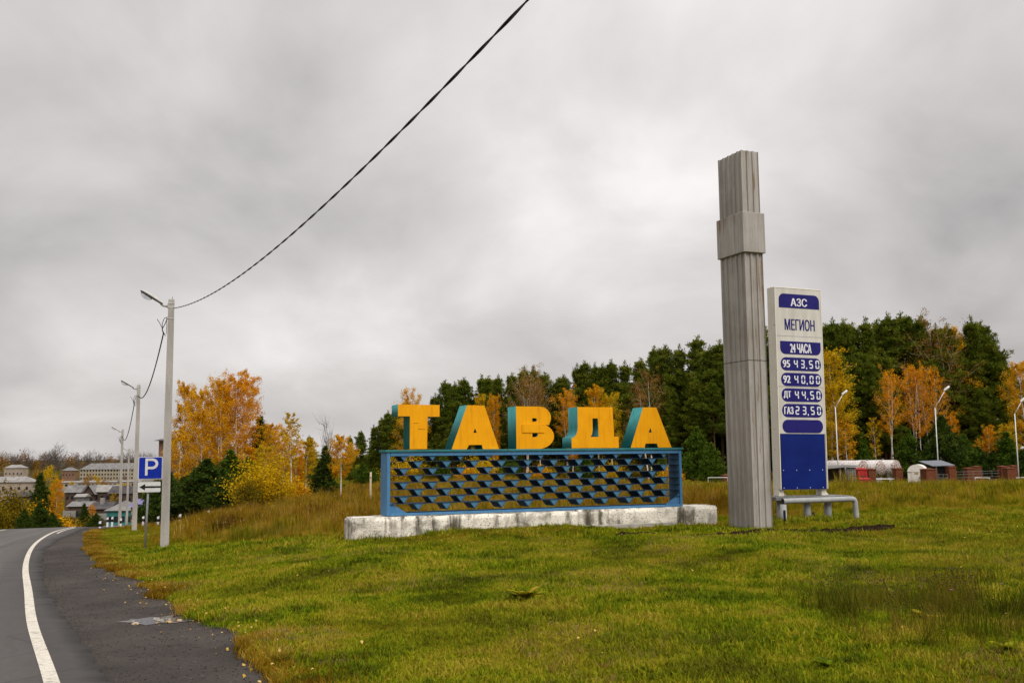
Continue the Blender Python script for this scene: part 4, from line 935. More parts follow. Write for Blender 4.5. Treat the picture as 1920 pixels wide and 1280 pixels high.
for u in np.arange(690, 1940, 17):           # deeper rows that close the forest
    for dY, dv in ((11, 34), (26, 62), (-1.5, 58)):
        uu = u + random.uniform(-7, 7); v_ = np.interp(uu, [a for a, _ in SKY], [b for _, b in SKY]) + dv + random.uniform(0, 26)
        if dY < 0 and (random.random() < 0.4 or 1665 < uu < 1800): continue
        if 1858 < uu: v_ += 30
        if 1795 < uu: v_ += 55
        if dY == 11 and 1795 < uu: continue
        kd = 'fill%d' % random.randrange(2) if dY == 26 else 'pine%d' % random.randrange(6)
        tree(kd, uu, v_ + (20 if dY == 26 else 0), FY(uu) + dY + random.uniform(-3, 3), 'dark pine %s forest %s' % ({11: 'just behind the skyline row of the', 26: 'deep inside the', -1.5: 'at the front of the'}[dY], sector(uu)), 'pines of the forest edge', random.uniform(0.85, 1.1))
# autumn birches before the forest
for k, u, v_, dY, lab, wid in (
    ('birch1', 772, 739, -4, 'golden birch crown showing above the letter Т', 1.1), ('ybirch0', 905, 745, -6, 'yellow birch rising behind the first letter А', 1.0), ('deep0', 926, 748, -7, 'bright orange birch just right of the first letter А', .8),
    ('tawny0', 985, 700, -5, 'tall half bare tawny birch behind the letter В', 1.15), ('tawny1', 1012, 712, -4, 'golden brown birch leaning beside the half bare one behind В', .8), ('pale0', 1060, 735, -7, 'orange birch between the letters В and Д', 1.1), ('deep0', 1072, 760, -9, 'small orange birch low beside the letter Д', .8),
    ('birch2', 1122, 729, -6, 'golden birch above the letter Д', 1.2), ('ybirch0', 1145, 742, -7, 'greenish yellow birch at the upper corner of the letter Д', 1.0), ('tawny1', 1217, 704, -6, 'golden brown birch with white stem behind the last letter А', 1.1),
    ('ybirch0', 1552, 664, -7, 'yellow birch column beside the fuel price sign', 1.2), ('ybirch0', 1566, 722, -9, 'lower yellow birch beside the price sign and first yard lamp', 1.25), ('ybirch1', 1585, 786, -10, 'small yellow birch at the foot of the first yard lamp', 1.4),
    ('slim0', 1638, 782, -9, 'slender sparse birch above the gas tanks', 1.1), ('pale0', 1668, 700, -9, 'white stemmed orange birch behind the gas tanks', 0.95), ('pale1', 1714, 692, -8, 'orange birch with several white stems behind the white kiosk', 1.0), ('pale0', 1742, 694, -7, 'orange birch joining the many stemmed one behind the kiosk', 1.0),
    ('tawny0', 1750, 612, 2, 'tall pale tawny birch among the pines behind the lamp', 1.0), ('birch0', 1779, 616, 3, 'tall golden birch against the broad dark pine', 1.2), ('deep0', 1783, 778, -9, 'small bright orange tree behind the canopy roof', .8), ('deep0', 1852, 802, -8, 'small orange birch before the dark forest far right', 1.1),
    ('ybirch1', 1832, 822, -8, 'low yellow sapling beside the small orange birch', 1.1), ('birch0', 1917, 680, -3, 'golden birch at the right end of the forest', 1.1), ('ybirch0', 1890, 800, -8, 'low yellow birch near the last yard lamp', 1.5)):
    tree(k, u, v_, FY(u) + dY, lab, 'birches before the forest', wid)
for k, u, v_, dY, lab, wid in (
    ('young0', 1306, 803, -30, 'bright green young pine left of the fluted pylon', 1.05), ('young1', 1334, 832, -33, 'smaller young pine close to the fluted pylon', 1.0), ('young1', 1618, 814, -9, 'small dark cone shaped pine above the gas tanks', .8), ('young0', 1703, 806, -10, 'young pine behind the white kiosk', 1.0),
    ('dark0', 1765, 782, -11, 'large dark young pine around the second yard lamp', 1.0), ('young1', 1806, 816, -10, 'young pine right of the canopy roof', 1.2), ('dark1', 1832, 838, -9, 'low dark pine bush behind the brick pillars', 1.2), ('young0', 1887, 812, -9, 'wide young pine near the last yard lamp', 1.25), ('dark0', 1915, 845, -10, 'low dark pine bush at the far right edge', 1.2), ('dark1', 1862, 845, -9, 'low dark pine bush under the small orange birch', 1.2)):
    tree(k, u, v_, FY(u) + dY, lab, 'young pines before the forest', wid)
# copse left of the sign
for k, u, v_, Y, lab, wid in (
    ('birch2', 347, 724, 84, 'slim birch at the outer left of the orange birch copse', .95), ('birch0', 372, 733, 82, 'second orange birch from the left in the copse', 1.0), ('birch1', 398, 722, 84, 'orange birch with forked stem in the middle of the copse', 1.0), ('birch0', 424, 714, 82, 'tall orange birch just left of the copse peak', 1.0), ('deep0', 444, 708, 81, 'tallest deep orange birch of the copse', 1.15), ('deep0', 465, 713, 83, 'deep orange birch at the outer right of the tall copse', 1.1), ('birch1', 415, 760, 79, 'orange birch low in the front of the copse', 1.1), ('birch2', 385, 775, 78, 'shorter orange birch before the copse stems', 1.2), ('ybirch1', 337, 800, 78, 'small sparse birch right beside the nearest lamp post', 1.1),
    ('spiky', 487, 784, 86, 'dark green pine just right of the orange copse', 1.25), ('spiky', 500, 800, 92, 'dark pine half hidden behind the yellow trees', 1.2), ('dark0', 388, 862, 70, 'dark spreading pine below the orange copse', 1.7), ('young1', 432, 846, 73, 'tall green pine right of the spreading one below the copse', 1.35), ('young0', 466, 858, 76, 'green pine beside the yellow shrubs', 1.3), ('dark0', 345, 896, 74, 'low dark pine behind the nearest lamp post', 1.5), ('dark1', 318, 886, 76, 'dark pine between the parking sign and the nearest lamp post', 1.1), ('dark0', 287, 905, 84, 'low dark pine behind the parking sign', 1.1), ('dark1', 412, 905, 66, 'bushy dark pine low in front of the copse', 1.9),
    ('birch0', 515, 795, 72, 'orange yellow birch left of the slender white stemmed birch', 1.5), ('slim0', 548, 772, 66, 'slender white stemmed birch between yellow trees', 1.1), ('birch1', 532, 808, 70, 'yellow orange birch at the foot of the slender birch', 1.6), ('ybirch0', 574, 826, 70, 'yellow birch right of the slender white stemmed one', 1.7), ('deep0', 556, 838, 68, 'low orange birch under the slender birch', 1.7), ('ybirch0', 500, 838, 66, 'yellow birch above the golden shrub', 1.6), ('shrub0', 488, 850, 60, 'big golden shrub in the meadow below the copse', 1.15), ('shrub1', 466, 890, 58, 'olive yellow shrub at the foot of the golden one', 1.0), ('shrub0', 522, 885, 61, 'yellow shrub beneath the slender birch', 1.1), ('shrub2', 556, 892, 63, 'low orange shrub right of the slender birch', 1.3),
    ('spiky', 610, 838, 66, 'dark pointed pine left of the small yellow birch', 1.35), ('spiky', 597, 872, 66, 'small dark pine at the foot of the pointed one', 1.2), ('ybirch2', 640, 818, 62, 'small yellow birch with bare white stem left of the sign', 1.25), ('pine1', 579, 817, 150, 'dark pine top between the yellow trees and the sky', .9), ('young1', 680, 868, 90, 'green young pine bush behind the wooden stake', 1.4), ('young0', 700, 878, 95, 'young pine bush close to the blue frame', 1.2), ('bare2', 616, 822, 160, 'bare pale tree between the yellow birches', .6)):
    tree(k, u, v_, Y, lab, 'trees of the copse by the road', wid)
for k, u, v_, dY, w_ in (('shrub0', 760, 850, -18, 1.4), ('shrub1', 800, 868, -22, 1.3), ('young0', 830, 852, -18, 1.2), ('shrub2', 872, 866, -24, 1.4), ('shrub0', 905, 852, -20, 1.3), ('young1', 958, 850, -20, 1.2), ('shrub2', 1010, 868, -24, 1.5), ('shrub1', 1045, 860, -20, 1.3), ('young0', 1098, 846, -20, 1.2), ('shrub0', 1145, 862, -22, 1.3), ('shrub1', 1190, 862, -22, 1.3), ('young1', 1240, 850, -20, 1.1), ('shrub2', 1262, 868, -24, 1.4), ('shrub1', 735, 872, -20, 1.4)):
    tree(k, u, v_, FY(u) + dY, 'undergrowth %s seen through the lattice below the %s letter' % ('pine' if k[0] == 'y' else 'yellow bush' if k == 'shrub0' else 'olive bush' if k == 'shrub1' else 'orange bush', sector(u).replace('above the ', '').replace('left of the ', '').replace(' letter', '')), 'bushes seen through the lattice', w_)
# by the road bend and in the valley
for k, u, v_, Y, lab, wid in (
    ('shrub1', 20, 898, 118, 'large olive yellow bush at the left edge beyond the road', 0.85), ('shrub1', -14, 915, 112, 'olive bush cut by the left edge of the view', 0.8), ('spiky', 76, 890, 150, 'dark pine beyond the road crest', 1.15), ('dark1', 75, 942, 112, 'small dark pine at the road crest', 1.1), ('dark0', 46, 955, 110, 'low green bush pine at the road crest', 1.0), ('dark0', 98, 962, 115, 'lowest pine bush at the road crest', 1.3), ('deep0', 108, 903, 150, 'bright orange birch beyond the road crest', 1.1), ('shrub2', 55, 935, 125, 'orange shrub beside the crest pines', 1.2),
    ('spiky', 158, 945, 170, 'small dark pine before the village roofs', 1.2), ('deep0', 172, 948, 175, 'small orange birch before the village roofs', 1.2), ('dark1', 180, 962, 150, 'low dark bush under the small orange birch', 1.3), ('ybirch0', 236, 908, 330, 'golden tree between the lamp posts in the village', 1.6), ('fary0', 95, 875, 700, 'slim golden poplar on the far town slope', 1.0), ('faro0', 170, 928, 360, 'rusty tree before the brown gabled house', 1.2), ('shrub1', 135, 960, 160, 'rusty shrub behind the road crest', 1.3), ('shrub2', 120, 966, 140, 'orange brown low shrub behind the road crest', 1.3), ('dark0', 262, 950, 120, 'dark pine bush between the lamp posts', 1.2), ('ybirch0', 215, 925, 300, 'golden tree left of the lamp posts among the roofs', 1.3)):
    tree(k, u, v_, Y, lab, 'trees by the road bend', wid)
rr = random.Random(5)
def fsec(u): return next(n for a, n in ((60, 'above the pale roofed houses at the left edge'), (105, 'just right of the pale roofed houses'), (148, 'left of the long apartment block'), (200, 'behind the left half of the apartment block'), (262, 'behind the right half of the apartment block'), (999, 'behind the parking sign and nearest lamp post')) if u < a)
for i in range(64):
    u = -30 + i * 6.2 + rr.uniform(-3, 3); k = rr.choice(['bare0', 'bare1', 'bare2', 'bare0', 'faro0'])
    tree(k, u, 858 + rr.uniform(-6, 8) + (-4 if 80 < u < 110 else 0), 1080 + rr.uniform(-40, 120), 'far bare tree on the horizon %s' % fsec(u), 'bare trees along the far horizon', 1.25)
for i in range(58):
    u = -30 + i * 6.8 + rr.uniform(-4, 4); k = rr.choice(['bare1', 'bare1', 'faro0', 'bare0', 'fary0', 'faro0'])
    Y = rr.choice([640, 720, 800, 860]); v_ = 882 + (860 - Y) * 0.03 + rr.uniform(-5, 12)
    if 140 < u < 262 and Y < 930: v_ = rr.choice([892, 897, 900, 907]); Y = 600 + rr.choice([-60, 50, 150])
    if -5 < u < 36: v_ = max(v_, 884)
    tree(k, u, v_, Y, '%s tree on the town slope %s' % ({'bare0': 'grey bare', 'bare1': 'brown bare', 'faro0': 'tawny leaved', 'fary0': 'golden leaved'}[k], fsec(u)), 'trees among the far roofs', 1.1)
for i in range(30):
    u = 60 + i * 7 + rr.uniform(-4, 4); Y = rr.choice([260, 300, 360, 420]); P = onground(u, Y)
    v_ = {260: 962, 300: 952, 360: 940, 420: 930}[Y] + rr.uniform(-4, 8)
    k = rr.choice(['shrub1', 'shrub2', 'bare1', 'faro0', 'shrub1', 'dark0'])
    tree(k, u, v_, Y, '%s between the village houses %s' % ({'shrub1': 'olive bush', 'shrub2': 'orange bush', 'bare1': 'small bare tree', 'faro0': 'tawny small tree', 'dark0': 'dark little pine'}[k], 'left of the brown gable' if u < 155 else 'in front of the pale long roof' if u < 215 else 'right of the second lamp post'), 'garden bushes of the village', 1.1)

for i in range(26):
    u = 112 + i * 6.4 + rr.uniform(-4, 4); k = rr.choice(['bare1', 'faro0', 'bare1', 'fary0', 'bare0'])
    tree(k, u, rr.uniform(902, 922), rr.choice([380, 440, 500, 560]), '%s tree standing among the village roofs %s' % ({'bare0': 'grey bare', 'bare1': 'brown bare', 'faro0': 'tawny leaved', 'fary0': 'golden leaved'}[k], fsec(u).replace('on the horizon ', '')), 'trees among the far roofs', 0.9)
# ------------------------------------------------------------------ gas station yard
YR = 98.0
def gy_(u, Y=YR, dz=0.0): return onground(u, Y, dz)
px = lambda Y: Y / FPX
# open shed
P = gy_(1552, 91); s = px(91)
sh = empty('storage_shed', P, R(6), 'low dark brown shed with sloping grey roof beside the price sign', 'shed')
w_, h1 = 56 * s, 1.95
MB().box(0, 0.06, 0, 2.4, -0.3, 1.6).build('side_wall', M['brown'], sh); MB().box(0.06, w_, 2.3, 2.4, -0.3, 1.75).build('rear_wall', M['brown'], sh)
m = MB()
for i in range(9): m.box(w_ * 0.66 + i * 0.104, w_ * 0.66 + i * 0.104 + 0.09, -0.02 - 0.025 * (i % 2), 0.02, -0.3, 1.74)
m.build('sheet_door', M['greysheet'], sh)
MB().box(w_ * 0.66, w_, -0.055, -0.046, 0.95, 1.0).build('door_bar', M['darkmetal'], sh); MB().box(w_ * 0.44, w_ * 0.47, 0.0, 0.05, -0.2, 1.65).build('post', M['post'], sh)
MB().add([(-0.15, -0.25, 1.62), (w_ + 0.12, -0.25, 1.84), (w_ + 0.12, 2.6, 1.88), (-0.15, 2.6, 1.66), (-0.15, -0.25, 1.68), (w_ + 0.12, -0.25, 1.90), (w_ + 0.12, 2.6, 1.94), (-0.15, 2.6, 1.72)], [(3,2,1,0),(4,5,6,7),(0,1,5,4),(1,2,6,5),(2,3,7,6),(3,0,4,7)]).build('roof', M['greysheet'], sh)
# red fire boxes
for u, Y, w, h, lab in ((1608.5, 93, 0.95, 1.45, 'tall red fire cabinet beside the shed'), (1614, 91.5, 0.92, 0.62, 'low red sand box in front of the red cabinet')):
    P = gy_(u, Y); o = empty('fire_box', P, R(4), lab, 'fire box'); MB().cbox(0, w, 0, 0.6, -0.3, h, 0.03).build('body', M['red'], o)
    MB().add([(-0.03, -0.05, h), (w + .03, -0.05, h), (w + .03, .65, h + .12), (-0.03, .65, h + .12), (-0.03, -0.05, h + .04), (w + .03, -0.05, h + .04), (w + .03, .65, h + .16), (-0.03, .65, h + .16)], [(3,2,1,0),(4,5,6,7),(0,1,5,4),(1,2,6,5),(2,3,7,6),(3,0,4,7)]).build('lid', M['red'], o)
    MB().box(w*.2, w*.8, -0.03, -0.004, h*.55, h*.60).build('handle', M['darkmetal'], o)
# tanks
def tank(u, v_, r, L, Y, lab):
    c = at(u, v_, Y); o = empty('gas_tank', (c.x, Y, gz(c.x, Y)), R(32), lab, 'tank', 'horizontal gas tanks'); z = c.z - o.location.z; m = MB()
    prof = [(-0.30, 0.05), (-0.27, 0.45), (-0.16, 0.78), (0.0, 1.0), (L * .5, 1.0), (L, 1.0), (L + .16, .78), (L + .3, .05)]; n = 24; vs = []
    for y, q in prof: vs += [(r * q * math.cos(2*PI*k/n), y, z + r * q * math.sin(2*PI*k/n)) for k in range(n)]
    m.add(vs, [(i*n+(k+1) % n, i*n+k, (i+1)*n+k, (i+1)*n+(k+1) % n) for i in range(len(prof)-1) for k in range(n)]); m.m = [1 if i < 3 * n else 0 for i in range(len(m.f))]; m.build('shell', [M['tank'], M['tankend_dark']], o, smooth=True)
    for y in (0.5, L - 0.5): MB().box(-r*.8, r*.8, y - .12, y + .12, -0.3, z - r*.6).build('cradle', M['post'], o)
    MB().tube([(0, L*.35, z + r*.95), (0, L*.35, z + r + .14)], 0.10, 8).build('hatch', M['greysheet'], o)
tank(1619, 878, 0.80, 4.2, 99, 'peeling white tank nearest the shed'); tank(1651, 878, 0.78, 4.4, 100, 'middle white gas tank with darkened flaking round end'); tank(1680, 877, 0.80, 4.4, 101, 'white gas tank nearest the kiosk, between brick pillars')
# brick pillars with pyramid caps
def pillar(u, vt, w, Y, lab, label_group='brick fence pillars'):
    P = gy_(u, Y); top = at(u, vt, Y).z - P.z; o = empty('brick_pillar', P, R(8), lab, 'pillar', label_group); a = w / 2
    MB().cbox(-a, a, -a, a, -0.3, top - 0.16, 0.012).build('brick_body', M['brick'], o)
    for i in range(int((top - .2) / 0.16)): pass
    q = a + 0.05; MB().box(-q, q, -q, q, top - 0.16, top - 0.10).add([(-q, -q, top - .10), (q, -q, top - .10), (q, q, top - .10), (-q, q, top - .10), (0, 0, top)], [(0, 1, 4), (1, 2, 4), (2, 3, 4), (3, 0, 4)]).build('cap', M['brick'], o)
    return P
for u, vt, w, Y, lab in ((1633.5, 877, .72, 95, 'brick pillar beside the red fire boxes'), (1684.5, 876, .72, 96, 'brick pillar before the last gas tank'), (1742, 877, 1.05, 93, 'wide low brick pillar before the white kiosk'), (1784, 872.5, .76, 97, 'tall brick pillar right of the canopy'),
                      (1818, 875.5, .85, 101, 'low brick pillar, first of the pair right of the canopy'), (1832, 872.5, .72, 104, 'taller brick pillar, second of the pair right of the canopy'), (1881, 872, .72, 101, 'brick pillar left in the cluster by the last lamp'), (1893, 875, .85, 98, 'wide brick pillar in front of the cluster by the last lamp'), (1901, 871, .62, 105, 'brick pillar at the back of the cluster by the last lamp'), (1364, 888, .75, 84, 'brick pillar half hidden behind the fluted pylon')):
    pillar(u, vt, w, Y, lab)
def rails(u0, u1, Y0, Y1, hs, lab, mat='greysheet', posts=4, r=0.018):
    A, B = gy_(u0, Y0), gy_(u1, Y1); o = empty('fence', A, 0, lab, 'fence'); d = B - A
    for h in hs: MB().tube([(0, 0, h), (d.x, d.y, d.z + h)], r, 5).build('rail', M[mat], o)
    for i in range(posts): q = i / max(1, posts - 1); MB().tube([(d.x*q, d.y*q, d.z*q - .2), (d.x*q, d.y*q, d.z*q + hs[-1] + .05)], r * 1.2, 5).build('post', M[mat], o)
rails(1790, 1878, 97, 101, (0.3, 0.6, 0.9, 1.15), 'thin wire fence between the brick pillars right of the canopy', posts=6)
rails(1641, 1681, 95.5, 96, (0.62,), 'white rail between two brick pillars before the tanks', 'letterwhite', 2, 0.05)
rails(1829, 1856, 100, 100, (0.52,), 'white rail beside the pair of brick pillars', 'letterwhite', 2, 0.05)
rails(1898, 1935, 98, 97, (0.52,), 'white rail running off at the right edge', 'letterwhite', 2, 0.05)
rails(1752, 1778, 93.5, 95, (0.3, 0.6, 0.9), 'low mesh fence panel before the canopy', posts=4)
# kiosk with barrel roof
P = gy_(1703, 95); kk_ = empty('kiosk', P, R(-28), 'white metal kiosk with rounded roof and rust stains', 'kiosk'); s = px(95)
kw, kl = 1.55, 1.15; n = 12
prof = [(0, -0.3), (kw, -0.3), (kw, 1.35)] + [(kw/2 + kw/2 * math.cos(PI * i / n), 1.35 + 0.62 * math.sin(PI * i / n)) for i in range(1, n)] + [(0, 1.35)]
Mx = Matrix(((1, 0, 0, 0), (0, 0, -1, 0), (0, 1, 0, 0), (0, 0, 0, 1)))
MB().prism(prof, -2.4, 0, M=Mx).build('body', M['kiosk'], kk_)
MB().box(0.35, 1.15, -0.04, -0.004, -0.1, 1.55).build('door', M['kiosk'], kk_); MB().box(1.02, 1.08, -0.07, -0.042, 0.65, 0.85).build('handle', M['darkmetal'], kk_)
MB().box(0.60, 0.95, -0.055, -0.042, 1.05, 1.25).build('notice', M['wood'], kk_); MB().box(-0.03, kw + .03, -0.06, -0.005, 1.30, 1.36).build('trim', M['kiosk'], kk_)
# canopy
P = gy_(1744, 98); cn = empty('canopy', P, R(-3), 'dark open canopy with slate sloping roof beside the kiosk', 'canopy'); cwid = 40 * px(98)
MB().add([(-.05, -1.0, 1.72), (cwid, -1.0, 1.78), (cwid - .35, 1.6, 2.22), (-.45, 1.6, 2.16), (-.05, -1.0, 1.78), (cwid, -1.0, 1.84), (cwid - .35, 1.6, 2.28), (-.45, 1.6, 2.22)], [(3,2,1,0),(4,5,6,7),(0,1,5,4),(1,2,6,5),(2,3,7,6),(3,0,4,7)]).build('roof', M['slate'], cn)
for x, y in ((0.35, -0.8), (1.72, -0.8), (0.1, 1.4), (1.55, 1.4)): MB().box(x, x + .07, y, y + .07, -.3, 1.74 if y < 0 else 2.15).build('post', M['galv'], cn)
MB().box(0.2, 1.72, -0.1, -0.04, -.2, 1.85).build('interior_panel', M['darkmetal'], cn); MB().box(0.45, 0.50, -0.75, 1.0, -.2, 1.6).build('side_panel', M['darkmetal'], cn)  # dark panels set partway in, they make the canopy interior dark
# yard lamps
for u, vt, vb, Y, ax, lab in ((1573, 763, 890, 100, 19, 'white yard lamp behind the shed'), (1761, 764, 890, 101, 26, 'white yard lamp behind the canopy'), (1911, 775, 893, 98, 18, 'white yard lamp at the right edge of the view')):
    P = gy_(u, Y); h = at(u, vt, Y).z - P.z; a = ax * px(Y); o = empty('yard_lamp', P, 0, lab, 'lamp post', 'bent yard lamps')
    MB().tube([(0, 0, -.3), (0, 0, h * .5), (0, 0, h)], [0.065, 0.055, 0.042], 8).build('pole', M['signwhite'], o, smooth=True)
    MB().tube([(0, 0, h - .02), (a * .8, 0, h + a * 1.25)], 0.032, 6).build('arm', M['signwhite'], o, smooth=True)
    T = Matrix.Translation((a * .8, 0, h + a * 1.25)) @ Matrix.Rotation(R(-38), 4, 'Y')
    MB().prism([(-.1, -.10), (.35, -.16), (.62, -.10), (.62, .10), (.35, .16), (-.1, .10)], 0.02, 0.14, M=T, top=[(-.05, -.05), (.35, -.10), (.55, -.06), (.55, .06), (.35, .10), (-.05, .05)]).build('lamp_head', M['signwhite'], o)
    MB().prism([(.0, -.08), (.35, -.13), (.58, -.08), (.58, .08), (.35, .13), (.0, .08)], -0.05, 0.018, M=T).build('lamp_glass', M['lampgrey'], o)
P = gy_(1328, 80); o = empty('goal_frame', P, 0, 'thin white pipe frame in the meadow left of the pylon', 'frame'); s = px(80); hh = at(1328, 895, 80).z - P.z
MB().tube([(0, 0, -.1), (0, 0, hh), (36 * s, 0, hh), (36 * s, 0, -.1)], 0.03, 6).build('pipe', M['signwhite'], o); MB().tube([(0, 0, -.1), (0, 0, hh * .5)], 0.045, 6).build('dark_foot', M['black'], o)

# ------------------------------------------------------------------ town in the valley
M['plaster'] = mottled('cream_plaster', (0.28, 0.24, 0.18), (0.35, 0.30, 0.23), 0.3, 0.9); M['pinkwall'] = mottled('pinkish_plaster', (0.27, 0.215, 0.175), (0.35, 0.285, 0.235), 0.3, 0.9)
M['paleroof'] = mottled('pale_sheet_roof', (0.20, 0.19, 0.18), (0.30, 0.29, 0.275), 0.4, 0.8); M['greyroof'] = mottled('grey_slate_roof', (0.13, 0.125, 0.125), (0.22, 0.21, 0.205), 0.5, 0.8)
M['darkroof'] = mottled('dark_felt_roof', (0.045, 0.042, 0.045), (0.085, 0.078, 0.078), 0.5, 0.85); M['brownwall'] = mottled('brown_log_wall', (0.055, 0.036, 0.028), (0.10, 0.068, 0.052), 0.5, 0.9)
M['tealwall'] = mottled('teal_board_wall', (0.03, 0.15, 0.15), (0.06, 0.22, 0.21), 0.5, 0.8); M['violetroof'] = mottled('violet_sheet_roof', (0.14, 0.12, 0.26), (0.21, 0.19, 0.34), 0.5, 0.6)
M['winglass'] = mottled('dark_window_glass', (0.012, 0.013, 0.016), (0.03, 0.032, 0.036), 1, 0.15); M['brickfar'] = mottled('brown_brick_tower', (0.15, 0.085, 0.055), (0.22, 0.125, 0.082), 0.4, 0.9)
def house(name, u0, u1, v_eave, Y, depth, rise, wall, roof, label, rz=0.0, hip=False, rows=1, cols=4, gable_front=False, group='houses of the valley town', base=None, chimney=False, win=(0.9, 1.2), cat='house'):
    A = at(u0, v_eave, Y); B = at(u1, v_eave, Y); W_ = B.x - A.x; g_ = gz((A.x + B.x) / 2, Y) - 1.0; H = A.z - g_
    H = max(H, 3.2); o = empty(name, (A.x, Y, A.z - H), rz, label, cat, group)
    MB().box(0, W_, 0, depth, 0, H).build('wall', M[wall], o)
    e_ = 0.5; r_ = MB(); z0, z1 = H, H + rise
    if gable_front:
        P_ = [(-e_, -e_, z0 - .15), (W_ + e_, -e_, z0 - .15), (W_ / 2, -e_, z1), (-e_, depth + e_, z0 - .15), (W_ + e_, depth + e_, z0 - .15), (W_ / 2, depth + e_, z1)]
        r_.add(P_, [(0, 2, 5, 3), (1, 4, 5, 2), (3, 5, 4), (0, 3, 4, 1)]); MB().add([(0, -.02, z0), (W_, -.02, z0), (W_/2, -.02, z1 - .35)], [(0, 1, 2)]).build('gable', M[wall], o)
    else:
        q = min(depth / 2, W_ / 2 - .1) if hip else 0
        P_ = [(-e_, -e_, z0), (W_ + e_, -e_, z0), (W_ + e_, depth + e_, z0), (-e_, depth + e_, z0), (q - (0 if hip else e_), depth / 2, z1), (W_ - q + (0 if hip else e_), depth / 2, z1)]
        r_.add(P_, [(0, 1, 5, 4), (2, 3, 4, 5), (1, 2, 5), (3, 0, 4), (3, 2, 1, 0)])
    ro = r_.build('roof', M[roof], o)
    if chimney: MB().box(W_ * .35, W_ * .35 + .8, depth * .3, depth * .3 + .8, z1 - rise * .6, z1 + .9).build('chimney', M['paleroof'], ro)
    if cols:
        wm = MB().box(-win[0]/2, win[0]/2, -0.06, -0.005, 0, win[1]).mesh('window', M['winglass'])
        for r2 in range(rows):
            for c2 in range(cols): link('window', wm, o, (W_ * (c2 + .5) / cols, 0, H * (r2 + .42) / rows if rows > 1 else H - 2.4))
    return o
house('apartment_block', 150, 262, 880, 900, 14, 5.5, 'plaster', 'greyroof', 'long four storey cream apartment block with grey roof', 0, True, 4, 20, win=(1.3, 1.6), cat='building')
house('school_building', 112, 262, 904, 620, 10, 0.8, 'plaster', 'paleroof', 'long low pale building in front of the apartment block', 0, False, 1, 18, win=(1.6, 1.3), cat='building')
house('town_house', -30, 58, 904, 400, 7, 2.2, 'pinkwall', 'paleroof', 'two storey house with pale hipped roof at the left edge', 0, True, 2, 6)
house('town_house', 8, 44, 877, 700, 7, 2.2, 'pinkwall', 'paleroof', 'distant pale roofed house on the slope at upper left', 0, True, 2, 5)
house('town_house', 116, 140, 882, 760, 7, 2.4, 'brickfar', 'greyroof', 'far grey roofed house between rusty trees', 0, True, 2, 4)
house('log_house', 157, 176, 926, 330, 9, 2.9, 'brownwall', 'brownwall' if False else 'greyroof', 'brown house with a steep dark gable in the village', 0, False, 1, 2, gable_front=True)
house('log_house', 176, 218, 922, 332, 8, 2.2, 'brownwall', 'paleroof', 'house with a long pale grey roof beside the brown gable', 0, False, 1, 4)
house('log_house', 122, 150, 923, 350, 8, 2.4, 'brownwall', 'greyroof', 'grey roofed house left of the brown gable', 0, False, 1, 3, chimney=True)
house('log_house', 205, 250, 925, 300, 7, 2.2, 'brownwall', 'darkroof', 'dark brown house behind the lamp posts', 0, False, 1, 3)
house('log_house', 128, 165, 949, 250, 7, 1.1, 'brownwall', 'greyroof', 'low shed roof house above the small dark pine', 0, False, 1, 3)
house('log_house', 168, 204, 954, 240, 7, 1.6, 'brownwall', 'darkroof', 'dark roofed house with a white chimney in the village', 0, False, 1, 3, chimney=True)
house('log_house', 200, 248, 957, 215, 7, 2.0, 'tealwall', 'greyroof', 'teal walled house with grey hipped roof below the lamp posts', 0, True, 1, 4)
house('log_house', 246, 284, 950, 200, 7, 1.5, 'pinkwall', 'violetroof', 'house with a violet roof behind the parking sign post', 0, False, 1, 3)
house('log_house', 20, 42, 931, 330, 8, 2.0, 'brownwall', 'darkroof', 'small brown roofed house under the pale hipped one', 0, True, 1, 2)
house('log_house', 142, 158, 931, 320, 4, 0.9, 'greysheet', 'paleroof', 'tiny pale roofed shed before the brown gable', 0, False, 1, 1)
o = house('brick_tower', 298, 311, 826, 120, 4, 0.25, 'brickfar', 'darkroof', 'brown brick tower edge just behind the nearest lamp post', 0, False, 1, 0, group=None, cat='tower')
# pale fence in the village
for u0, u1, v_, Y, lab in ((118, 142, 957, 235, 'pale board fence in the village'), (176, 200, 962, 230, 'pale fence before the dark roofed house')):
    A = at(u0, v_, Y); B = at(u1, v_, Y); o = empty('board_fence', (A.x, Y, A.z - 1.5), 0, lab, 'fence'); n_ = 16; wd = (B.x - A.x) / n_
    bm_ = MB().box(0, wd * .86, 0, .05, 0, 1.5).mesh('board', M['paleroof'])
    for i in range(n_): link('board', bm_, o, (i * wd, 0, rr.uniform(-.05, .03)))

M['rustgrass'] = grassmat('rusty_weeds', [(0.36, (0.05, 0.024, 0.004)), (0.6, (0.15, 0.058, 0.008)), (0.9, (0.26, 0.12, 0.02))], (0.10, 0.04, 0.008), 0.5)
M['yellowgrass'] = grassmat('yellow_weeds', [(0.36, (0.12, 0.10, 0.004)), (0.6, (0.32, 0.23, 0.008)), (0.9, (0.46, 0.33, 0.03))], (0.26, 0.16, 0.02), 0.4)
M['rust'] = mottled('rust_seed', (0.10, 0.035, 0.012), (0.20, 0.085, 0.03), 8, 0.9)
M['straw'] = grassmat('dead_straw', [(0.3, (0.12, 0.085, 0.015)), (0.6, (0.20, 0.14, 0.035)), (0.9, (0.30, 0.22, 0.08))], (0.16, 0.09, 0.03), 0.5)
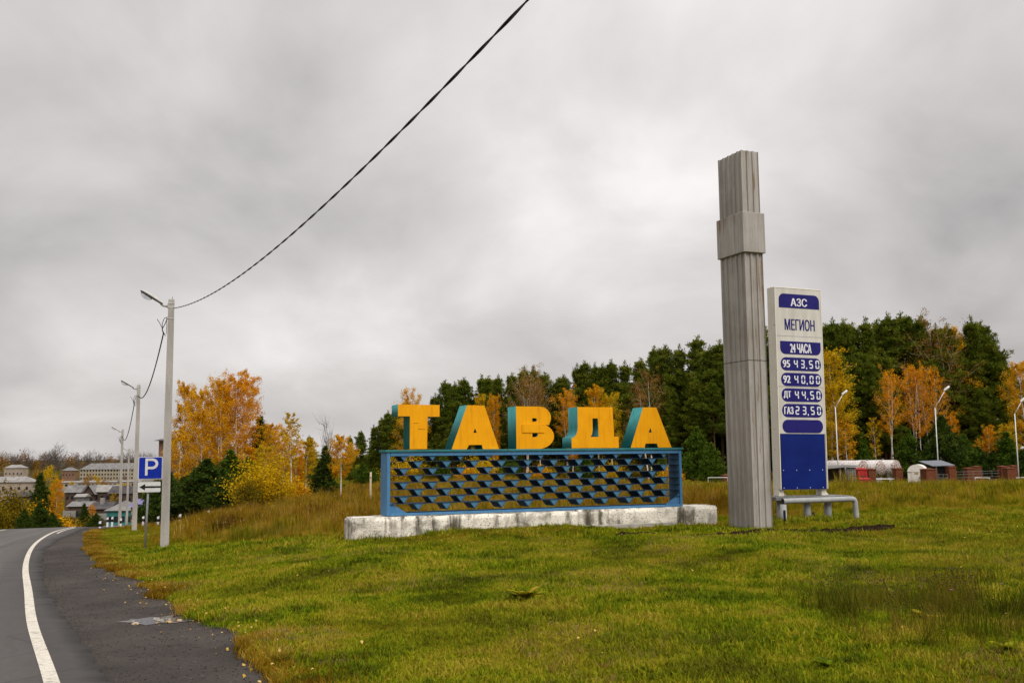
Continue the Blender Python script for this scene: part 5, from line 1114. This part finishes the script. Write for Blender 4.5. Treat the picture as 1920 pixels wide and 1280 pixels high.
# ------------------------------------------------------------------ grass, weeds, litter (instanced stuff)
def tuft_proto(name, nbl, h, spread, w, mat, seed, lean=0.5, extras=None):
    rg = np.random.default_rng(seed); V = []; F = []; MI = []
    for i in range(nbl):
        a = rg.uniform(0, 2 * PI); r = spread * math.sqrt(rg.uniform()); p = np.array([r * math.cos(a), r * math.sin(a), -0.02])
        b = rg.uniform(0, 2 * PI); ln = rg.uniform(0.15, 1) * lean; hh = h * rg.uniform(0.45, 1.15); d = np.array([math.cos(b), math.sin(b), 0])
        s = np.array([-d[1], d[0], 0]) * w * rg.uniform(.6, 1.2) / 2
        m = p + d * hh * ln * 0.35 + np.array([0, 0, hh * .6]); t_ = p + d * hh * ln + np.array([0, 0, hh * (1 - .35 * ln)])
        k = len(V); V += [p - s, p + s, m + s * .8, m - s * .8, t_]; F += [(k, k+1, k+2), (k, k+2, k+3), (k+3, k+2, k+4)]; MI += [0] * 3
    mats = [mat]
    if extras:
        fm, cnt, size, zr = extras; mats.append(fm)
        for i in range(cnt):
            c = np.array([rg.normal() * spread * .8, rg.normal() * spread * .8, h * rg.uniform(*zr)])
            k = len(V); n = 6
            V += [c + np.array([size * math.cos(2*PI*j/n), size * math.sin(2*PI*j/n), rg.uniform(-.3, .3) * size]) for j in range(n)] + [c + np.array([0, 0, size * .45]), c - np.array([0, 0, size * .7])]
            for j in range(n): F += [(k + j, k + (j+1) % n, k + n), (k + (j+1) % n, k + j, k + n + 1)]; MI += [1, 1]
            k2 = len(V); q = c * [.3, .3, 0]; V += [q + [-.004, 0, 0], q + [.004, 0, 0], c]; F += [(k2, k2+1, k2+2)]; MI += [0]
    me = npmesh(name, np.array(V), np.array(F), mats, MI); return bpy.data.objects.new(name, me)
def scatter(name, pts, scl, protos, label, cat=None, seed=1, tilt=0.0):
    rg = np.random.default_rng(seed); n = len(pts)
    me = bpy.data.meshes.new(name); me.vertices.add(n); me.vertices.foreach_set('co', np.asarray(pts, np.float32).ravel())
    rot = np.stack([rg.normal(size=n) * tilt, rg.normal(size=n) * tilt, rg.uniform(0, 2 * PI, n)], -1).astype(np.float32)
    me.attributes.new('rot', 'FLOAT_VECTOR', 'POINT').data.foreach_set('vector', rot.ravel())
    me.attributes.new('sc', 'FLOAT', 'POINT').data.foreach_set('value', np.asarray(scl, np.float32))
    me.attributes.new('vi', 'INT', 'POINT').data.foreach_set('value', rg.integers(0, len(protos), n).astype(np.int32))
    c = bpy.data.collections.new(name + '_source')
    for p in protos: c.objects.link(p)
    o = link(name, me); tag(o, label, cat, kind='stuff')
    g = bpy.data.node_groups.new(name, 'GeometryNodeTree'); g.interface.new_socket('Geometry', in_out='INPUT', socket_type='NodeSocketGeometry'); g.interface.new_socket('Geometry', in_out='OUTPUT', socket_type='NodeSocketGeometry')
    gi = g.nodes.new('NodeGroupInput'); go = g.nodes.new('NodeGroupOutput'); io = g.nodes.new('GeometryNodeInstanceOnPoints'); ci = g.nodes.new('GeometryNodeCollectionInfo')
    ci.inputs['Collection'].default_value = c; ci.inputs['Separate Children'].default_value = True; ci.inputs['Reset Children'].default_value = True
    def na(nm, ty):
        q = g.nodes.new('GeometryNodeInputNamedAttribute'); q.data_type = ty; q.inputs['Name'].default_value = nm; return q.outputs['Attribute']
    io.inputs['Pick Instance'].default_value = True
    e2r = g.nodes.new('FunctionNodeEulerToRotation'); g.links.new(na('rot', 'FLOAT_VECTOR'), e2r.inputs[0])
    g.links.new(gi.outputs[0], io.inputs['Points']); g.links.new(ci.outputs[0], io.inputs['Instance']); g.links.new(na('vi', 'INT'), io.inputs['Instance Index'])
    g.links.new(e2r.outputs[0], io.inputs['Rotation']); g.links.new(na('sc', 'FLOAT'), io.inputs['Scale']); g.links.new(io.outputs[0], go.inputs[0])
    md = o.modifiers.new('scatter', 'NODES'); md.node_group = g; return o

MEAD = np.array([(-60, 150), (-34, 84), (-27, 66), (-22, 57), (-17, 47), (-11.4, 32.4), (-8, 28.6), (-4.4, 25.0), (5.2, 28.6), (9.5, 30.0), (14, 31), (25, 36), (40, 45), (80, 70)])
def ymead(X): return np.interp(X, MEAD[:, 0], MEAD[:, 1])
ct, st_ = math.cos(TH), math.sin(TH)
def in_local(X, Y, ox, oy, x0, x1, y0, y1):
    a = (X - ox) * ct + (Y - oy) * st_; b_ = -(X - ox) * st_ + (Y - oy) * ct; return (a > x0) & (a < x1) & (b_ > y0) & (b_ < y1)
def blocked(X, Y):
    return in_local(X, Y, SIGN.x, SIGN.y, -1.0, 9.15, -0.12, 0.78) | in_local(X, Y, 5.975, 25.1, 0.02, PW - .02, 0.02, PD - .02)
def vnoise(X, Y, f, o=0.0): return np.array([mnoise.noise((x * f + o, y * f, o)) for x, y in zip(X, Y)])
def sample(n, x0, x1, y0, y1, keep, rg):
    X = rg.uniform(x0, x1, n); Y = rg.uniform(y0, y1, n); k = keep(X, Y) & (np.abs(X) < 0.53 * Y + 1.5); return X[k], Y[k]
def shx(Y): return cross_at(SHLD, Y)
SOIL = [((3.75, 22.45), (8.75, 23.25), 0.26), ((2.2, 22.0), (3.1, 22.15), 0.15)]
def soil_d(X, Y):
    d = np.full(X.shape, 9.0)
    for (ax, ay), (bx, by), w in SOIL:
        t_ = np.clip(((X - ax) * (bx - ax) + (Y - ay) * (by - ay)) / ((bx - ax) ** 2 + (by - ay) ** 2), 0, 1)
        d = np.minimum(d, np.hypot(X - ax - t_ * (bx - ax), Y - ay - t_ * (by - ay)) - w)
    return d
rg = np.random.default_rng(11)
lawn_protos = [tuft_proto('lawn_tuft', 13, 0.085, 0.075, 0.0095, M['lawn'], 200 + i, 0.9) for i in range(5)] + [tuft_proto('lawn_tuft', 20, 0.06, 0.10, 0.010, M['lawn'], 210, 1.1)]
def keep_lawn(X, Y): return (X > shx(Y) + 0.02 - .5 * np.clip(vnoise(Y, Y * 0, 1.1, 41.0), 0, 1)) & (Y < ymead(X) + 1.0) & ~blocked(X, Y) & (soil_d(X, Y) > rng.uniform(-.10, .10, X.shape)) 
parts = [sample(60000, -4, 9, 4.6, 11.5, keep_lawn, rg), sample(110000, -12, 18, 11.5, 22, keep_lawn, rg), sample(90000, -30, 26, 22, 60, keep_lawn, rg)]
scs = [rg.uniform(.55, 1.15, len(parts[0][0])), rg.uniform(.65, 1.35, len(parts[1][0])), rg.uniform(.9, 1.9, len(parts[2][0]))]
X = np.concatenate([p[0] for p in parts]); Y = np.concatenate([p[1] for p in parts]); sc = np.concatenate(scs)
nz = vnoise(X, Y, 0.9); nz2 = vnoise(X, Y, 0.3, 5.0)
sc = np.where(Y > 34, sc * .6, sc); sc = sc * (1 + 0.7 * nz + 0.45 * nz2); k = (sc > 0.3) & (vnoise(X, Y, 2.1, 3.0) > -0.55); X, Y, sc = X[k], Y[k], sc[k]
scatter('lawn_grass', np.stack([X, Y, terr(X, Y)], -1), sc, lawn_protos, 'short green and yellowing grass on the slope before the sign', 'grass', 3, 0.15)
# brown fringe along the shoulder
Y = rg.uniform(7, 60, 7000); X = shx(Y) + np.abs(rg.normal(size=7000)) * 0.30 - 0.08 - .55 * np.clip(vnoise(Y * 1.0, Y * 0, 1.1, 41.0), 0, 1); k = (vnoise(X, Y, 0.35, 8.0) > -0.12) | (Y > 20); X, Y = X[k], Y[k]
fr = [tuft_proto('fringe_tuft', 16, 0.13, 0.09, 0.007, M['dry'], 230 + i, 0.9) for i in range(3)]
scatter('verge_grass', np.stack([X, Y, terr(X, Y)], -1), rg.uniform(.45, 1.25, len(X)), fr, 'brown dry grass fringe along the shoulder', 'grass', 4, 0.2)
# tall meadow
dryp = [tuft_proto('dry_tuft', 18, 0.80, 0.20, 0.020, M['dry'], 240 + i, 0.42) for i in range(4)] + [tuft_proto('dry_tuft', 14, 0.95, 0.2, 0.012, M['dry'], 246, 0.3, (M['seedhead'], 3, 0.018, (.8, 1.0)))]
wdp = [tuft_proto('weed_tuft', 22, 0.62, 0.24, 0.018, M['weed'], 250 + i, 0.5) for i in range(4)]
ump = [tuft_proto('umbel_stalk', 7, 0.8, 0.12, 0.008, M['dry'], 260 + i, 0.2, (M['umbel'], 2, 0.022, (.75, 1.0))) for i in range(3)]
def keep_mead(X, Y): return (Y > ymead(X)) & ~blocked(X, Y) & ~in_local(X, Y, SIGN.x, SIGN.y, -1.1, 9.3, -0.3, 1.0) & (X > shx(Y) + .5)
a = sample(30000, -22, 28, 25, 45, keep_mead, rg); b = sample(36000, -45, 52, 45, 92, keep_mead, rg); c_ = sample(16000, -60, 70, 92, 150, keep_mead, rg)
X = np.concatenate([a[0], b[0], c_[0]]); Y = np.concatenate([a[1], b[1], c_[1]]); sc = np.concatenate([rg.uniform(.5, 1.1, len(a[0])), rg.uniform(.6, 1.25, len(b[0])), rg.uniform(.9, 1.6, len(c_[0]))])
edge = np.clip((Y - ymead(X)) / 7.0, 0.3, 1); sc = sc * edge * (1 + .4 * vnoise(X, Y, .35, 2.0) + .55 * vnoise(X, Y, 1.3, 6.0)).clip(.25, 2)
right = sm(X, 5.0, 11.0) * 1.0 + 0.16 * vnoise(X, Y, .25, 4.0); behind = (X > -4) & (X < 6); right = np.where(behind, 0.5 + .6 * vnoise(X, Y, .2, 9.0), right)
isw = rg.uniform(size=len(X)) < right
sc = sc * np.where(X > 5, np.clip(0.98 - (Y - 30) * 0.0095, .36, .98), np.where(X > -5, .62, np.clip(.82 - (Y - 34) * .006, .45, .82)))
sc = np.where((X < -13) & (Y > 42), sc * .6, sc)
isw = isw | ((X < -4) & (rg.uniform(size=len(X)) < np.where(edge < .8, .6, .36)))
k = rg.uniform(size=len(X)) > np.where(Y > 60, 0.1, 0.0)
for msk, nm, pr, lab in ((~isw & k, 'dry_meadow', dryp, 'tall brown and rust coloured dry meadow grass'), (isw & k, 'weed_meadow', wdp, 'knee high yellow green weeds of the meadow')):
    scatter(nm, np.stack([X[msk], Y[msk], terr(X[msk], Y[msk])], -1), sc[msk], pr, lab, 'grass', 5, 0.08)
def keep_um(X, Y): return keep_mead(X, Y) & (vnoise(X, Y, .2, 12.0) > 0.02)
a = sample(1500, -20, 40, 27, 75, keep_um, rg); scatter('meadow_flowers', np.stack([a[0], a[1], terr(*a)], -1), rg.uniform(.45, .8, len(a[0])), ump, 'faded white flower heads over the meadow', 'flowers', 6, 0.08)
stp = [tuft_proto('rust_stalk', 5, 0.95, 0.10, 0.009, M['darkweed'], 265 + i, 0.12, (M['rust'], 9, 0.022, (.55, 1.05))) for i in range(3)]
def keep_st(X, Y): return keep_mead(X, Y) & (vnoise(X, Y, .3, 15.0) > -0.05)
a = sample(2400, -24, 40, 26, 72, keep_st, rg); scatter('rust_stalks', np.stack([a[0], a[1], terr(*a)], -1), rg.uniform(.3, .75, len(a[0])), stp, 'rust brown seed stalks standing in the meadow', 'weeds', 16, 0.1)
def keep_sw(X, Y): return keep_lawn(X, Y) & (vnoise(X, Y, .55, 21.0) + .35 * sm(X, 0, 4) * (1 - sm(Y, 7, 10)) > 0.16)
a = sample(15000, -9, 14, 4.8, 22, keep_sw, rg); swp = [tuft_proto('straw_tuft', 12, 0.07, 0.10, 0.006, M['straw'], 285 + i, 1.3) for i in range(3)]
scatter('dead_straw', np.stack([a[0], a[1], terr(*a) + .015], -1), rg.uniform(.7, 1.5, len(a[0])), swp, 'dead brown straw lying in patches of the lawn', 'grass', 17, 0.3)
dkp = [tuft_proto('dark_tuft', 18, 0.10, 0.09, 0.009, M['darkweed'], 295 + i, 0.9) for i in range(3)]
def keep_dk(X, Y): return keep_lawn(X, Y) & (vnoise(X, Y, 1.1, 31.0) > 0.24)
a = sample(9000, -9, 16, 4.8, 26, keep_dk, rg); scatter('dark_lawn_tufts', np.stack([a[0], a[1], terr(*a)], -1), rg.uniform(.6, 1.4, len(a[0])), dkp, 'darker green tufts dotted through the lawn', 'grass', 18, 0.2)
# dark weeds, right foreground
dwp = [tuft_proto('dark_weed', 16, 0.34, 0.14, 0.009, M['darkweed'], 270 + i, 0.6) for i in range(3)] + [tuft_proto('dark_weed', 10, 0.42, 0.12, 0.007, M['darkweed'], 275 + i, 0.4, (M['seedhead'], 5, 0.011, (.7, 1.1))) for i in range(2)] + [tuft_proto('thistle', 6, 0.36, 0.08, 0.006, M['darkweed'], 279, 0.4, (M['purple'], 1, 0.016, (.9, 1.0)))]
n = 1700; X = rg.normal(5.7, 1.5, n); Y = rg.normal(11.2, 1.8, n); k = (X > 3.0 + .5 * vnoise(X, Y, .8)) & (np.abs(X) < .53 * Y + 1) & (vnoise(X, Y, .9, 3.) > -.12) & (Y > 7); X, Y = X[k], Y[k]
ids = rg.uniform(size=len(X)); scatter('weed_patch', np.stack([X, Y, terr(X, Y)], -1), rg.uniform(.35, 1.25, len(X)) * (1 - .12 * np.abs(Y - 11)).clip(.35, 1), dwp[:5], 'dark tangled weeds with seed heads, right foreground', 'weeds', 7, 0.2)
k = rg.uniform(size=len(X)) < 0.012; scatter('thistle_flowers', np.stack([X[k], Y[k], terr(X[k], Y[k])], -1), rg.uniform(.8, 1.1, k.sum()), dwp[5:], 'small purple thistle heads among the dark weeds', 'flowers', 8, 0.1)
# dark bush of weeds by the meadow edge and a few single plants
def weed_clump(u, Y, n, rad, hs, label, protos_mat, h=0.4, name='weed_clump', wdt=0.012, lean=0.6):
    P = onground(u, Y); rgc = np.random.default_rng(int(u)); V = []; F = []; k0 = 0
    m = tuft_proto(name, n, h, rad, wdt, protos_mat, int(u), lean); o = m; COL.objects.link(o); o.location = P; tag(o, label, 'plant'); return o
weed_clump(498, 29.5, 420, 1.05, 1, 'dark withered weed clump at the meadow edge', M['darkweed'], 0.55); weed_clump(465, 30.2, 160, 0.5, 1, 'smaller green weed clump beside the withered one', M['weed'], 0.5)
weed_clump(700, 23.2, 120, 0.45, 1, 'low weeds at the left foot of the plinth', M['weed'], 0.2); weed_clump(808, 23.3, 110, 0.22, 1, 'small green tuft at the plinth joint', M['lawn'], 0.2)
for u_, Y_, n_, rad_, h_, mt_, lab_ in ((352, 38, 160, .6, .95, 'dry', 'tall tawny grass clump right of the nearest lamp post'), (385, 42, 170, .7, .95, 'dry', 'tall tawny clump below the dark pines'), (430, 37, 150, .6, .8, 'rustgrass', 'rusty weed clump in the middle of the left meadow'), (545, 33, 150, .6, .7, 'weed', 'green weed clump in the meadow left of the plinth'), (600, 37, 160, .7, .8, 'rustgrass', 'rusty weed clump left of the small yellow birch'), (655, 34, 120, .5, .6, 'weed', 'yellow green clump near the wooden stake'), (572, 45, 150, .7, .9, 'dry', 'straw coloured clump under the pointed pine'), (470, 47, 150, .7, .9, 'rustgrass', 'rusty clump at the foot of the golden shrub'), (1300, 40, 160, .8, .8, 'dry', 'tawny clump behind the right end of the plinth'), (1640, 44, 140, .7, .7, 'weed', 'green weed clump behind the pipe barrier'), (1740, 38, 140, .6, .6, 'weed', 'leafy green clump in the right meadow'), (1830, 50, 150, .8, .8, 'rustgrass', 'rusty clump in the right meadow below the brick pillars'), (1590, 62, 200, .8, 1.2, 'yellowgrass', 'tall yellow weed clump before the brown shed'), (1880, 41, 120, .6, .6, 'dry', 'straw clump at the right edge of the meadow')):
    weed_clump(u_, Y_, n_, rad_, 1, lab_, M[mt_], h_, 'weed_clump', 0.022, 0.5)
def dock(u, Y, n, L, label, mat='weed'):
    P = onground(u, Y); rgc = np.random.default_rng(int(u * 3)); o = empty('dock_plant', P, 0, label, 'plant')
    for i in range(n):
        az = rgc.uniform(0, 2 * PI); el = R(rgc.uniform(15, 55)); l = L * rgc.uniform(.6, 1.1); w = l * .2; vs = []; fs = []
        for j in range(5):
            q = j / 4; r = l * q * math.cos(el); z = l * math.sin(el) * (q - .45 * q * q) + .02; ww = w * math.sin(PI * (0.12 + .86 * q)); c, s_ = math.cos(az), math.sin(az)
            vs += [(c * r - s_ * ww, s_ * r + c * ww, z + ww * .3), (c * r, s_ * r, z), (c * r + s_ * ww, s_ * r - c * ww, z + ww * .3)]
        for j in range(4): fs += [(j*3, j*3+1, j*3+4, j*3+3), (j*3+1, j*3+2, j*3+5, j*3+4)]
        MB().add(vs, fs).build('leaf', M[mat], o)
dock(985, 13.0, 15, 0.34, 'broad leaved green plant in the lawn below the sign'); dock(968, 13.2, 9, 0.22, 'low dark plant beside the broad leaved one', 'darkweed'); dock(1552, 8.4, 12, 0.18, 'low leafy plant in the lawn at lower right', 'lawn'); dock(1890, 8.3, 10, 0.22, 'leafy green plant at the right edge under the dark weeds', 'lawn'); dock(1735, 10.3, 10, 0.22, 'leafy plant in front of the dark weeds', 'weed')
# fallen leaves
def leaf_proto(nm, mat, seed):
    rg2 = np.random.default_rng(seed); V = np.array([(-.03, 0, .004), (-.008, -.022, .012), (.028, -.004, .006), (-.004, .024, .016)]) + rg2.normal(size=(4, 3)) * .003
    return bpy.data.objects.new(nm, npmesh(nm, V, np.array([(0, 1, 2), (0, 2, 3)]), mat))
M['fallen'] = leafmat('fallen_leaves', [(0.0, (0.30, 0.16, 0.02)), (0.5, (0.50, 0.30, 0.05)), (1.0, (0.58, 0.42, 0.16))], 0.1, hue_obj=0.9)
def kl(X, Y): return (X > shx(Y) - .3) & (Y < ymead(X)) & ~blocked(X, Y)
a = sample(520, -9, 14, 5, 24, kl, rg); Yf = rg.uniform(8, 26, 380); Xf = shx(Yf) + rg.normal(size=380) * .32 - .1
X = np.concatenate([a[0], Xf]); Y = np.concatenate([a[1], Yf]); scatter('fallen_leaves', np.stack([X, Y, terr(X, Y) + np.where(X > shx(Y), .055, -.025)], -1), rg.uniform(.3, .85, len(X)), [leaf_proto('fallen_leaf', M['fallen'], i) for i in range(3)], 'fallen yellow leaves on lawn and shoulder', 'leaves', 9, 0.4)
# loose stones on the shoulder
def stone_obj(seed, size, mat):
    bm = bmesh.new(); bmesh.ops.create_icosphere(bm, subdivisions=2, radius=size); rgs = np.random.default_rng(seed); o_ = Vector(rgs.normal(size=3) * 10)
    for w in bm.verts: w.co *= 1 + .35 * mnoise.noise(w.co / size * 1.1 + o_); w.co.z *= .55
    me = bpy.data.meshes.new('stone'); bm.to_mesh(me); bm.free(); me.materials.append(mat); return me
M['chip'] = mottled('dark_gravel_chip', (0.020, 0.018, 0.016), (0.085, 0.075, 0.066), 1.5, 0.95)
Y = 7 + 30 * rg.uniform(size=9000) ** 1.6; q = rg.uniform(size=9000); X = cross_at(ASPH, Y) + (shx(Y) - cross_at(ASPH, Y)) * q + rg.normal(size=9000) * .05; k = np.where(q < .16, 1.0, .55) > rg.uniform(size=9000); X, Y = X[k], Y[k]
scatter('shoulder_gravel', np.stack([X, Y, terr(X, Y) - .033], -1), rg.uniform(.25, 1.0, len(X)) ** 2 + .12, [bpy.data.objects.new('chip', stone_obj(i, .013, M['chip'])) for i in range(4)], 'loose dark gravel chips on the shoulder', 'gravel', 10, 1.0)
# puddle with broken stones
pc = Vector((-4.78, 13.95)); n = 30; pts = [(pc.x + (0.55 + .45 * mnoise.noise((i * .8, 2, 0))) * math.cos(2*PI*i/n) * 1.0, pc.y + (0.5 + .5 * mnoise.noise((i * .8, 7, 0))) * math.sin(2*PI*i/n) * .8) for i in range(n)]
m = MB(); m.add([(x, y, gz(x, y) - .028) for x, y in pts], [tuple(range(n))]); o = m.build('puddle', M['puddle']); tag(o, 'small puddle with broken stones on the shoulder', kind='structure')
for i in range(13):
    a_ = rg.uniform(0, 2 * PI); r_ = rg.uniform(.05, .60); x, y = pc.x + r_ * math.cos(a_), pc.y + r_ * math.sin(a_) * .8; s_ = float(rg.uniform(.018, .06))
    o = link('broken_stone', stone_obj(300 + i, s_, M['stone'] if i % 3 else M['wood']), None, (x, y, gz(x, y) - .025), (0, 0, rg.uniform(0, 6))); tag(o, 'pale broken stone lying in the puddle on the shoulder', 'stone', 'stones in the puddle')
# bare gravel showing through the lawn edge
for u, Y, a_, lab in ((540, 11.2, .32, 'bare gravel patch at the lawn edge, the upper one'), (640, 9.6, .22, 'small bare gravel patch in the lawn near the lower edge')):
    P = onground(u, Y); m = MB(); nn = 20; m.add([(P.x + a_ * (1 + .4 * mnoise.noise((i * .9, u, 0))) * math.cos(2*PI*i/nn), P.y + .6 * a_ * (1 + .4 * mnoise.noise((i * .9, u, 4))) * math.sin(2*PI*i/nn), P.z + .018) for i in range(nn)], [tuple(range(nn))]); o = m.build('gravel_patch', M['shoulder']); tag(o, lab, kind='structure')
# dug strip of black soil in front of the pylon
for j, ((ax, ay), (bx, by), w) in enumerate(SOIL):
    L = math.hypot(bx - ax, by - ay); nl_ = int(L / .07); V = []; nw = 9; tx, ty = (bx - ax) / L, (by - ay) / L
    for i in range(nl_ + 1):
        for q in range(nw):
            b_ = (q / (nw - 1) - .5) * 2; ww = w * (1 + .5 * mnoise.noise((i * .11, j, 0))) * min(1, (min(i, nl_ - i) + 1) / 6); x = ax + tx * L * i / nl_ - ty * b_ * ww; y = ay + ty * L * i / nl_ + tx * b_ * ww
            V.append((x, y, gz(x, y) + .004 + (1 - b_ * b_) * .075 + .045 * mnoise.noise((x * 7, y * 7, 0)) * (1 - b_ ** 4) + .03 * mnoise.noise((x * 21, y * 21, 3)) * (1 - b_ ** 4)))
    F = [(i * nw + q, i * nw + q + 1, (i + 1) * nw + q + 1, (i + 1) * nw + q) for i in range(nl_) for q in range(nw - 1)]
    o = link('soil_strip', npmesh('soil_strip', V, F, M['soil'])); tag(o, ('long strip of dug black soil before the pylon', 'short patch of dug soil before the plinth')[j], kind='structure')
